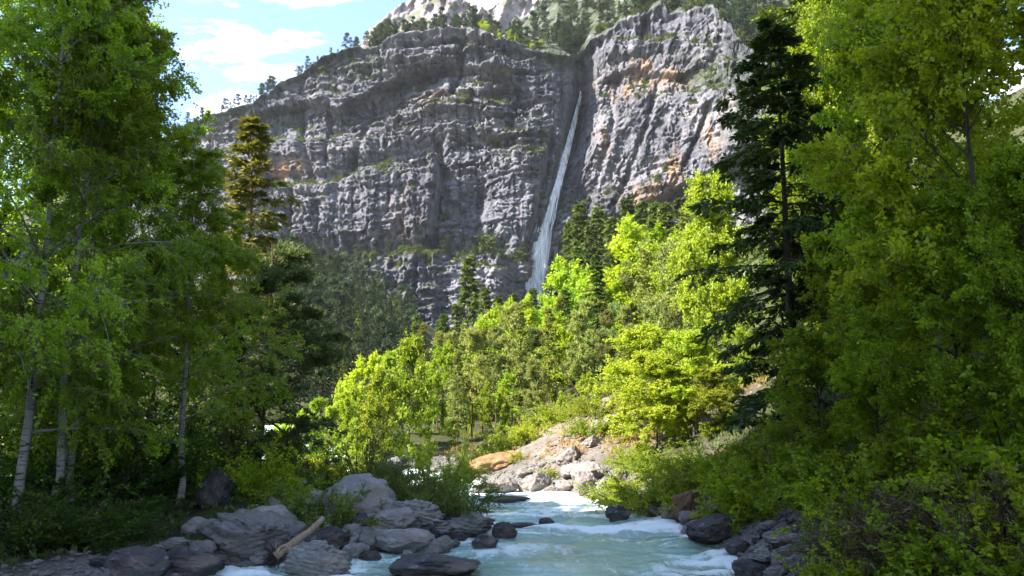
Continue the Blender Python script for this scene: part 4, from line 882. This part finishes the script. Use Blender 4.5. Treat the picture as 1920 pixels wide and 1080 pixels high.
for i in range(14):
    px = rg.uniform(900, 1080); x, y, z = on_slope(px, rg.uniform(.02, .1)); put_small(F_leafy, 'leafy_tree', (x, y, z-.3), rg.uniform(5, 9), rg.uniform(0, 6.28), 1.0, 'bright leafy tree among the pines above the cliff', 'trees along the cliff top')
# shrubs on ledges
vv = veg[:, NU:]*sst(nzs[:, NU:], .25, .55)*sst(fbm2(CA*.022, CB*.022, 3, 251), .40, .56); idx = np.argwhere((vv > .45) & (CA > 380) & (CA < 1500) & (CB < 640)); rg.shuffle(idx)
for i, (a, b) in enumerate(idx[:170]):
    put_small(F_shrub, 'shrub', (PX[a, b], PY[a, b]-.3, PZ[a, b]-.3), rg.uniform(2.0, 5.5), rg.uniform(0, 6.28), rg.uniform(.8, 1.2), 'shrub rooted on a ledge of the cliff', 'shrubs on the cliff ledges', 'shrub')
for i in range(70):
    px = rg.uniform(490, 985); j = int(np.argmin(np.abs(ca-px))); b = int(np.argmin(np.abs(CB[j]-led[j, 0]-6-rg.uniform(-4, 6))))
    put_small([F_shrub, F_dull, F_pine2][i % 3], 'shrub' if i % 3 < 1 else 'tree', (PX[j, b], PY[j, b]-.3, PZ[j, b]-.4), rg.uniform(2, 5)*(1+1.2*rg.random()**3), rg.uniform(0, 6.28), 1.3, 'small green growth along the long ledge above the lower cliff' if i % 3 < 1 else 'small tree along the long ledge above the lower cliff', 'growth on the long ledge', 'shrub' if i % 3 < 1 else 'tree')
# ledge plants too many to count
gp = np.argwhere((vv > .3) & (CA > 330) & (CA < 1520)); rg.shuffle(gp); gp = gp[:9000]
B0 = np.stack([PX[gp[:, 0], gp[:, 1]], PY[gp[:, 0], gp[:, 1]], PZ[gp[:, 0], gp[:, 1]]], -1)
kk_ = np.repeat(np.arange(len(B0)), 6); Pp = B0[kk_]+rg.normal(0, .7, (len(kk_), 3))*np.array([1, .6, .5]); Tt = unit(rg.normal(0, .6, Pp.shape)+np.array([0, -.3, 1])); sz = rg.uniform(.5, 1.3, len(kk_))
V, Fq = blades(rg, Pp, Tt, sz, sz*.3, .3); rr = np.repeat(.5*rg.random(len(kk_))+.5*rg.random(len(B0))[kk_], 4)
tag(link('ledge_undergrowth', mesh('ledge_undergrowth', V, Fq, M['veg_cliff'], {'rnd': rr})), 'grass and low plants on the cliff ledges', 'undergrowth', kind='stuff')
# ---------------------------------------------------------------- riverside bushes and grass
def place_b(k, px, pyb, pyt, wd, lab):
    x, y, z = ground_hit(px, pyb); y += .3; put(k, 'bush', (x, y, Hs(x, y)-.1), (pyb-pyt)*y/F_PX*1.03+.1, random.uniform(0, 6.28), wd, lab, 'bush', 'bushes along the river')
for k, px, pyb, pyt, wd, lab in [(B_willow, 850, 972, 905, 1.25, 'dense rounded willow bush of upright stems at the water edge'), (B_round, 588, 1000, 922, 1.1, 'feathery green bush spreading behind the driftwood log'), (B_willow, 722, 935, 868, .8, 'small bright bush behind the big rounded boulder'),
        (B_willow, 772, 955, 895, 1.0, 'dark-stemmed bush left of the rounded willow'), (B_stems, 680, 930, 780, .8, 'shrub of many thin bare stems behind the big boulder'), (B_sun, 820, 925, 850, 1.0, 'light green bush behind the rounded willow'), (B_sun, 640, 912, 840, 1.1, 'light green bush seen over the big boulder'),
        (B_sun, 590, 912, 845, 1.1, 'light green bush between pine and big boulder'), (B_sun, 875, 918, 880, 1.1, 'low light bush at the left foot of the scree'), (B_sun, 1215, 955, 893, 1.35, 'bright rounded bush hanging over the rapid on the sunlit bank'), (B_sun, 1170, 938, 890, 1.0, 'bright bush between boulders and rapid on the sunlit bank'), (B_sun, 1262, 950, 880, 1.0, 'bright bush left of the root mound'),
        (B_sun, 1388, 992, 945, .7, 'yellowish grass-like bush among the shaded bank rocks'), (B_sun, 1340, 975, 930, .7, 'small bush right of the root mound'), (B_sun, 1105, 822, 785, 1.0, 'small bush halfway up the scree'), (B_sun, 968, 868, 850, .8, 'tiny bush in the middle of the scree'), (B_sun, 1026, 905, 880, .8, 'tiny bush low on the scree by the stones'),
        (B_sun, 1050, 790, 745, 1.2, 'bush on the rim of the scree'), (B_sun, 1000, 820, 780, 1.1, 'low bush at the left rim of the scree'), (B_sun, 1120, 775, 735, 1.1, 'bush at the highest rim of the scree'), (B_sun, 960, 845, 805, .9, 'bush above the orange earth bank'), (B_sun, 893, 880, 830, .9, 'bush left of the orange earth bank'),
        (B_round, 540, 925, 880, 1.0, 'grey-green bush at the foot of the pine by the far water'), (B_leafy, 480, 945, 850, 1.1, 'dim leafy bush under the pine left of the small pale rock'), (B_sun, 1300, 905, 850, 1.3, 'bright bush on the slope behind the root mound'), (B_sun, 1350, 912, 855, 1.3, 'bright bush on the slope right of the root mound'), (B_leafy, 1395, 925, 850, 1.2, 'leafy bush at the shadow edge below the dark fir'), (B_sun, 1250, 890, 840, 1.3, 'bright bush under the overhanging tree by the scree'), (B_leafy, 1425, 965, 880, 1.2, 'leafy bush over the dark boulders of the shaded bank'), (B_sun, 1190, 872, 835, 1.2, 'bright low bush right of the scree boulders'), (B_round, 690, 975, 930, .9, 'low bush against the right side of the largest boulder')]:
    place_b(k, px, pyb, pyt, wd, lab)
def scatter(n, x0, x1, y0, y1, seed, test):
    r = np.random.default_rng(seed); x = r.uniform(x0, x1, n); y = r.uniform(y0, y1, n)
    ok = test(pl(y, LEFT)-x, x-pl(y, RIGHT), x, y); return np.stack([x[ok], y[ok], H(x[ok], y[ok])], -1), r
def tufts(name, P, r, per, lz, wd, mat_, label):
    k = np.repeat(np.arange(len(P)), per); p = P[k]+r.normal(0, .10, (len(k), 3))*np.array([1, 1, .15]); T = unit(r.normal(0, .45, p.shape)+np.array([0, 0, 1])); s = lz*r.uniform(.5, 1.4, len(k))
    V, F = blades(r, p, T, s, s*wd, .1); tag(link(name, mesh(name, V, F, mat_, {'rnd': np.repeat(.5*r.random(len(k))+.5*r.random(len(P))[k], 4)})), label, 'grass', kind='stuff')
P, r = scatter(7000, -40, 20, 40, 95, 500, lambda dl, dr, x, y: ((dl > 1.5) | ((dr > 11) & (y > 48))) & (vn2(x*.3, y*.3, 9) > .4))
tufts('meadow_grass', P, r, 9, .45, .06, M['grass'], 'light green grass on the flat by the bend')
P, r = scatter(2600, -6, 16, 44, 66, 501, lambda dl, dr, x, y: (dr > 3) & (dr < 14) & (vn2(x*.5, y*.5, 19) > .62))
tufts('scree_grass', P, r, 9, .35, .06, M['straw'], 'dry yellow grass in patches on the scree')
P, r = scatter(9000, -30, 25, 14, 44, 502, lambda dl, dr, x, y: ((dl > 3) | (dr > 2.2)) & (vn2(x*.5, y*.5, 29) > .35))
tufts('bank_undergrowth', P, r, 7, .22, .16, M['needle_pine'], 'low green plants under the trees of both banks')

# ---------------------------------------------------------------- rocks
def ico(sub):
    t = (1+5**.5)/2; V = [(-1, t, 0), (1, t, 0), (-1, -t, 0), (1, -t, 0), (0, -1, t), (0, 1, t), (0, -1, -t), (0, 1, -t), (t, 0, -1), (t, 0, 1), (-t, 0, -1), (-t, 0, 1)]
    F = [(0, 11, 5), (0, 5, 1), (0, 1, 7), (0, 7, 10), (0, 10, 11), (1, 5, 9), (5, 11, 4), (11, 10, 2), (10, 7, 6), (7, 1, 8), (3, 9, 4), (3, 4, 2), (3, 2, 6), (3, 6, 8), (3, 8, 9), (4, 9, 5), (2, 4, 11), (6, 2, 10), (8, 6, 7), (9, 8, 1)]
    V = [np.array(v)/np.linalg.norm(v) for v in V]
    for _ in range(sub):
        c = {}; G = []
        def mid_(a, b):
            k = (min(a, b), max(a, b))
            if k not in c: v = V[a]+V[b]; V.append(v/np.linalg.norm(v)); c[k] = len(V)-1
            return c[k]
        for a, b, d in F:
            e, f, g = mid_(a, b), mid_(b, d), mid_(d, a); G += [(a, e, g), (b, f, e), (d, g, f), (e, f, g)]
        F = G
    return np.array(V), np.array(F)
ICO4 = ico(4); ICO3 = ico(3); ICO1 = ico(1)
def rock_mesh(name, seed, mat_, angular=.5, strata=0, base=ICO4):
    r = np.random.default_rng(seed); V = base[0].copy()
    for _ in range(int(6+12*angular)):                       # cut flat facets
        n = unit(r.normal(0, 1, 3)); d = r.uniform(.55, .9); s = V@n; V = V-np.clip(s-d, 0, None)[:, None]*n*(.55+.45*angular)
    V = V*(1+(fbm3(V*1.5+seed, 3, seed)-.5)[:, None]*.5)
    rf = 1-np.abs(2*fbm3(V*3.2+seed, 4, seed+5)-1); V = V+(rf-.7)[:, None]*unit(V)*.22+(fbm3(V*11+seed, 3, seed+9)-.5)[:, None]*unit(V)*.07
    if strata:
        a = V@unit(np.array([.35, .1, .93])); q = a*strata+fbm3(V*2, 2, seed)*1.2; fr = q-np.floor(q); V = V*(1+((fr > .5)*.10+(vn3(np.stack([np.floor(q), q*0, q*0], -1), seed)-.5)*.16)[:, None])
    lo = V.min(0); hi = V.max(0); V = (V-(lo+hi)/2)/(hi-lo)
    m = mesh(name, V, base[1], mat_, None, True); return m
R_g = [rock_mesh('rock_%s' % c, 600+i, M['rock'], [.3, .6, .9, .5, .75, 1.0][i], [0, 0, 0, 5, 0, 4][i]) for i, c in enumerate('abcdef')]
R_d = [rock_mesh('dark_rock_%s' % c, 620+i, M['rock_dark'], [.4, .8, .6][i]) for i, c in enumerate('abc')]
R_w = [rock_mesh('warm_rock_%s' % c, 640+i, M['rock_warm'], [.5, .9, .7, 1.0][i]) for i, c in enumerate('abcd')]
R_big = rock_mesh('big_boulder', 661, M['rock'], .35, 0, ICO4); R_slab = rock_mesh('layered_slab', 662, M['rock'], .9, 9, ICO4); R_back = rock_mesh('flat_topped_slab', 663, M['rock'], 1.0, 0, ICO4); R_cut = rock_mesh('river_boulder', 664, M['rock'], .4, 6, ICO4)
def rock(me, px, pyb, wpx, hpx, label, group=None, rz=None, depth=1.0, tilt=(0, 0), name='rock'):
    x, y, z = ground_hit(px, pyb); s = y/F_PX*1.03; wv = wpx*s; hv = hpx*s; y += wv*.4*depth
    z = min(z, Hs(x, y)) if z > zriver(y)+.3 else z
    o = link(name, me, None, (x, y, z+hv*.5-hv*.12), (tilt[0], tilt[1], random.uniform(-.5, .5) if rz is None else rz), (wv*1.05, wv*depth, hv*1.28))
    return tag(o, label, 'rock', group)
G1 = 'boulders of the left bank'; G2 = 'rocks in the river'; G3 = 'rocks of the sunlit bank'; G4 = 'rocks of the shaded right bank'
rock(R_big, 664, 982, 128, 82, 'largest rounded grey boulder of the left bank', G1, .3, name='boulder')
rock(R_slab, 448, 1066, 185, 92, 'tilted layered slab boulder with mossy top at the water edge', G1, .2, .9, (0, .22), 'boulder')
rock(R_back, 476, 1014, 120, 56, 'angular pale boulder rising behind the layered slab', G1, -.4, .9, name='boulder')
rock(R_cut, 580, 1092, 128, 66, 'rounded boulder with dark foot at the bottom edge by the log', G1, .5, .9, name='boulder')
rock(R_d[0], 606, 1042, 96, 46, 'dark boulder behind the driftwood log', G1)
for me, a in [(R_g[3], (768, 992, 110, 48, 'streaked boulder right of the largest boulder')), (R_g[1], (728, 998, 84, 40, 'smooth pinkish boulder leaning on the largest boulder')), (R_g[0], (688, 1030, 88, 38, 'low rounded rock below the largest boulder')), (R_g[4], (752, 1044, 104, 42, 'flat-topped rock on the gravel point')),
              (R_g[2], (806, 1042, 44, 26, 'small smooth rock at the tip of the flat-topped rock')), (R_g[5], (872, 1012, 104, 42, 'broad rough rock at the outer end of the gravel point')), (R_g[3], (806, 1004, 78, 26, 'low rough rock in the middle of the gravel point')), (R_d[1], (910, 1032, 46, 26, 'block-shaped dark rock standing in the water')),
              (R_d[2], (946, 1010, 44, 26, 'jagged dark rock off the end of the gravel point')), (R_g[1], (720, 912, 62, 52, 'dark boulder behind the thin-stemmed shrub')), (R_g[4], (545, 926, 56, 24, 'dark flat rock under the pine')), (R_g[0], (512, 966, 46, 34, 'small pale rock left of the feathery bush')), (R_g[2], (530, 945, 40, 30, 'grey rock behind the small pale rock')),
              (R_g[4], (372, 1062, 44, 42, 'grey upright rock left of the layered slab')), (R_d[0], (392, 952, 62, 64, 'shaded rock under the birch crown edge')), (R_g[5], (312, 1040, 66, 26, 'low rock on the shaded shore')), (R_d[1], (330, 1086, 130, 46, 'dark rock at the bottom edge left of the slab')), (R_d[2], (236, 1084, 110, 46, 'dark rock in the bottom left shadow')),
              (R_g[1], (630, 930, 54, 22, 'grey rock left of the largest boulder top')), (R_w[0], (648, 905, 44, 16, 'pale sunlit stone at the far water behind the boulder')), (R_g[0], (575, 950, 58, 30, 'grey rock hidden by the feathery bush')), (R_d[1], (860, 985, 52, 18, 'dark flat rock below the willow')), (R_g[2], (650, 1010, 50, 24, 'grey rock between bush and largest boulder')),
              (R_g[5], (440, 990, 60, 30, 'rough rock under the small upright bush')), (R_d[2], (690, 1055, 40, 18, 'dark wet stone on the shore by the flat-topped rock')), (R_g[0], (355, 1005, 60, 30, 'rock under the birch behind the layered slab'))]:
    rock(me, *a, G1)
for me, a in [(R_d[1], (808, 1086, 160, 30, 'long dark rock awash at the bottom edge')), (R_d[0], (946, 946, 92, 13, 'long flat dark rock splitting the rapid')), (R_d[2], (1026, 986, 28, 13, 'small dark stone in midstream')), (R_d[1], (1161, 978, 42, 27, 'pointed dark rock in the rapid by the bright bush')), (R_d[0], (978, 992, 60, 9, 'submerged rock under the smooth water'))]:
    rock(me, *a, G2)
for me, a in [(R_w[0], (942, 926, 62, 30, 'reddish boulder at the upstream end of the sunlit bank')), (R_w[1], (1002, 926, 62, 36, 'cracked boulder split by a pale vein on the sunlit bank')), (R_w[2], (905, 928, 40, 18, 'low pale rock at the left end of the sunlit bank')), (R_w[3], (1104, 928, 46, 40, 'upright pale boulder at the water of the sunlit bank')),
              (R_w[0], (1108, 905, 66, 36, 'largest rounded pale boulder of the sunlit bank')), (R_w[1], (1068, 872, 46, 34, 'big pale angular boulder halfway up the scree')), (R_w[2], (1142, 934, 40, 34, 'pale boulder beside the bright overhanging tree')), (R_w[3], (1064, 926, 46, 22, 'pale rock in the row at the water')), (R_w[1], (1034, 928, 40, 18, 'small rock in the row at the water')),
              (R_w[2], (1020, 905, 62, 14, 'flat slab lying above the cracked boulder')), (R_w[0], (1075, 898, 44, 26, 'pale rock under the largest rounded boulder')), (R_w[3], (1130, 815, 40, 26, 'rock at the top of the scree by the bushes')), (R_w[1], (1108, 840, 34, 22, 'rock below the top of the scree')), (R_w[0], (1155, 800, 44, 22, 'rock slab jutting from the rim of the scree')), (R_w[2], (1165, 905, 40, 26, 'rock under the bright overhanging tree')), (R_w[3], (985, 895, 36, 14, 'small pale rock on the lower scree'))]:
    rock(me, *a, G3)
for me, a in [(R_d[0], (1352, 1020, 100, 48, 'largest dark boulder of the shaded right bank')), (R_g[1], (1262, 976, 36, 30, 'reddish rock at the foot of the root mound')), (R_g[4], (1238, 968, 36, 20, 'low rock left of the root mound')), (R_g[2], (1308, 1004, 50, 26, 'rounded rock between root mound and dark boulder')), (R_w[3], (1300, 985, 46, 22, 'slab lying on the root mound foot')), (R_d[1], (1330, 1000, 40, 26, 'dark rock left of the yellowish bush')),
              (R_g[5], (1440, 1060, 62, 30, 'brown rock above the near stones')), (R_g[0], (1500, 1065, 70, 36, 'rounded rock beside the low leafy tree')), (R_d[2], (1420, 1085, 60, 30, 'dark stone at the bottom edge right of the water')), (R_w[1], (1470, 1085, 56, 26, 'warm grey stone at the bottom edge')), (R_g[3], (1530, 1040, 64, 30, 'rock half hidden by leaves')), (R_d[0], (1390, 1040, 44, 24, 'dark rock below the largest dark boulder')), (R_w[0], (1350, 965, 36, 18, 'warm rock by the small bush')), (R_g[4], (1480, 1030, 70, 26, 'flat slab under the leafy shrub')), (R_d[1], (1540, 1088, 60, 30, 'dark stone in the lower corner of the bank'))]:
    rock(me, *a, G4)
rj = np.random.default_rng(950)
for i in range(34):
    px = rj.uniform(330, 900); lo = np.interp(px, [330, 560, 700, 900], [1000, 985, 985, 990]); hi = np.interp(px, [330, 640, 900], [1078, 1065, 1030])
    wv = rj.uniform(22, 60); me = [R_g[1], R_g[2], R_g[4], R_g[5], R_g[3], R_d[1]][int(rj.integers(6))]
    rock(me, px, rj.uniform(lo, hi), wv, wv*rj.uniform(.4, .7), 'angular rock in the jumble between the boulders of the left shore', 'jumbled rocks of the left shore', rj.uniform(0, 6.28), rj.uniform(.7, 1.1), (rj.normal(0, .2), rj.normal(0, .2)))
# loose stones along both waterlines
rr_ = np.random.default_rng(900); cnt = 0
for i in range(900):
    side = rr_.random() < .6
    y = rr_.uniform(18, 58) if side else rr_.uniform(21, 50); d = abs(rr_.normal(0, 1.3))+.05
    x = pl(y, RIGHT)+d*(1.3 if y < 45 else 2) if side else pl(y, LEFT)-d*1.5
    if cnt >= 240: break
    if abs(x) > .66*y: continue
    s = rr_.uniform(.12, .5)*(1.0 if d < 1.5 else .8); kind_ = R_w if (side and y > 40) else (R_g if rr_.random() < .6 else R_d)
    lab = ('loose stone among the boulders of the sunlit bank' if y > 40 else ('loose stone on the shaded right shore below the dark fir' if y > 29 else 'loose stone on the near right shore by the leafy shrubs')) if side else 'loose stone on the left shore'
    o = link('stone', kind_[int(rr_.integers(len(kind_)))], None, (x, y, max(Hs(x, y), float(zriver(y))-.1)+s*.12), (0, 0, rr_.uniform(0, 6.28)), (s*1.3, s, s*.75)); tag(o, lab, 'stone', 'loose stones along the river'); cnt += 1
P, r = scatter(16000, -14, 20, 17, 62, 903, lambda dl, dr, x, y: ((dl > -.3) & (dl < 3.0)) | ((dr > -.4) & (dr < 3.4)) | ((dr > 0) & (dr < 12) & (y > 46) & (vn2(x*.4, y*.4, 39) > .5)))
P = P[:9000]; nv = len(ICO1[0]); sz = .03+.11*r.random(len(P))**2.2
jit = ICO1[0][None]*(1+r.normal(0, .14, (len(P), nv, 1)))*sz[:, None, None]*np.stack([np.ones(len(P)), r.uniform(.6, 1.2, len(P)), r.uniform(.4, .8, len(P))], -1)[:, None]
V = (jit+P[:, None]+np.array([0, 0, .02])).reshape(-1, 3); F = (ICO1[1][None]+(np.arange(len(P))*nv)[:, None, None]).reshape(-1, 3)
tag(link('gravel', mesh('gravel', V, F, M['rock_warm'])), 'gravel along the shores and on the scree', 'gravel', kind='stuff')

# ---------------------------------------------------------------- driftwood, earth bank, root mound, fallen branch
def wood(name, a, b, r0, r1, mat_, parent=None, n=9, wob=.03, seed=1, sides=9):
    rg_ = np.random.default_rng(seed); t = np.linspace(0, 1, n)[:, None]; C = np.array(a)*(1-t)+np.array(b)*t; C = C+np.cumsum(rg_.normal(0, wob, C.shape), 0)*np.array([1, 1, .7]); R = r0*(1-t[:, 0])+r1*t[:, 0]; R = R*(1+rg_.normal(0, .05, n)); v, f = tubes(C[None], R[None], sides)
    caps = [np.array([[k for k in range(sides)][::-1]]), np.array([[(n-1)*sides+k for k in range(sides)]])]
    return link(name, mesh(name, v, [f]+caps, mat_, None, True), parent)
x0, y0, z0 = ground_hit(508, 1066); y0 += .3
dw = bpy.data.objects.new('driftwood_log', None); COL.objects.link(dw); dw.location = (x0, y0, z0); tag(dw, 'pale driftwood log with a dark root wad propped between slab and boulder', 'log')
s = y0/F_PX
wood('trunk', (0, 0, .28), (76*s, .5, 82*s), .15, .075, M['bark_dead'] if False else bark_mat('driftwood', (.22, .14, .09), (.40, .29, .21)), dw, 11, .02, 3, 10)
for q, (u, dx_, dz_) in enumerate([(.35, -.12, .22), (.6, .1, .2), (.8, -.15, .12)]):
    a_ = np.array([76*s*u, .5*u-.05, .28+(82*s-.28)*u]); wood('stub', a_, a_+np.array([dx_, -.1, dz_]), .03, .014, M['bark_dead'], dw, 4, .01, 5+q, 6)
rg2 = np.random.default_rng(12); nr = 90; D_ = unit(rg2.normal(0, 1, (nr, 3))+np.array([-.5, -.4, 0])); cr_ = curves(rg2, np.tile([[0, 0, .22]], (nr, 1)), D_, rg2.uniform(.25, .65, nr), 5, -.3, .3); v, f = tubes(cr_, np.full((nr, 5), .02)*np.linspace(1.3, .4, 5), 4)
link('root_wad', mesh('root_wad', v, f, M['bark'], None, True), dw)
def mound(name, px, pyb, wpx, hpx, colours, label, cat_, seed, lean=0.0, depth=.8):
    x, y, z = ground_hit(px, pyb); s = y/F_PX; V = ICO4[0].copy(); V = V*(1+(fbm3(V*2.2+seed, 4, seed)-.5)[:, None]*.7); V[:, 2] = np.maximum(V[:, 2], -.5); V[:, 0] += lean*V[:, 2]
    q = (ridge2(np.arctan2(V[:, 1], V[:, 0])*5, V[:, 2]*1.5, 3, seed)-.5)*.18; V[:, :2] *= (1+q)[:, None]
    m, t = newmat(name+'_earth'); n = noise(t, 3.5, 5, .7, mapping(t, (1, 1, .5))); principled(t, ramp(t, n, colours), .95, bump(t, n, .8, .2), .1)
    return tag(link(name, mesh(name, V, ICO4[1], m, None, True), None, (x, y+wpx*s*.3, z+hpx*s*.33), (0, 0, 0), (wpx*s*.5, wpx*s*.5*depth, hpx*s*.66)), label, cat_)
mound('earth_bank', 932, 884, 100, 34, [(.3, (.12, .07, .04)), (.5, (.22, .13, .065)), (.75, (.30, .20, .105))], 'long orange-brown undercut earth bank at the foot of the slim pines', 'earth bank', 31, .3, .6)
mound('root_mound', 1290, 972, 50, 52, [(.3, (.09, .055, .035)), (.5, (.18, .105, .06)), (.75, (.26, .17, .105))], 'reddish-brown mound of roots and earth under the bright tree', 'root mound', 33, .35)
for k, (dx_, top, sd) in enumerate([(-.5, 2.6, 1), (-.1, 3.0, 2), (.25, 2.7, 3), (.8, 2.2, 4)]):
    pass
x0, y0, z0 = ground_hit(1795, 1075)
br = bpy.data.objects.new('fallen_branch', None); COL.objects.link(br); br.location = (x0, y0, z0); tag(br, 'curved dead branch lying in front of the dry brown shrubs', 'branch')
C = np.array([[-.1, 0, -.1], [.15, 0, .28], [.45, .05, .5], [.85, .1, .62], [1.3, .2, .68]])[None]; v, f = tubes(C, np.array([[.035, .032, .028, .02, .012]]), 7); link('limb', mesh('fallen_limb', v, f, M['bark_dead'], None, True), br)
C = np.array([[[.85, .1, .62], [1.0, .0, .75], [1.15, -.05, .95]], [[.45, .05, .5], [.6, .2, .7], [.7, .3, .95]]]); v, f = tubes(C, np.full((2, 3), .012), 5); link('twigs', mesh('fallen_twigs', v, f, M['bark_dead'], None, True), br)

# ---------------------------------------------------------------- the air
hv = np.array([[x, y, z] for x in (-760, 760) for y in (-260, 1400) for z in (-12, 620)], float)
hf = np.array([[0, 1, 3, 2], [4, 6, 7, 5], [0, 4, 5, 1], [2, 3, 7, 6], [0, 2, 6, 4], [1, 5, 7, 3]])
m, t = newmat('thin_haze'); pv = N(t, 'ShaderNodeVolumePrincipled'); pv.inputs['Color'].default_value = (.93, .95, 1, 1); pv.inputs['Density'].default_value = .00005; pv.inputs['Anisotropy'].default_value = .2
o = N(t, 'ShaderNodeOutputMaterial'); t.links.new(pv.outputs[0], o.inputs['Volume'])
tag(link('haze', mesh('haze', hv, hf, m)), 'thin pale haze in the valley air', 'haze', kind='stuff')
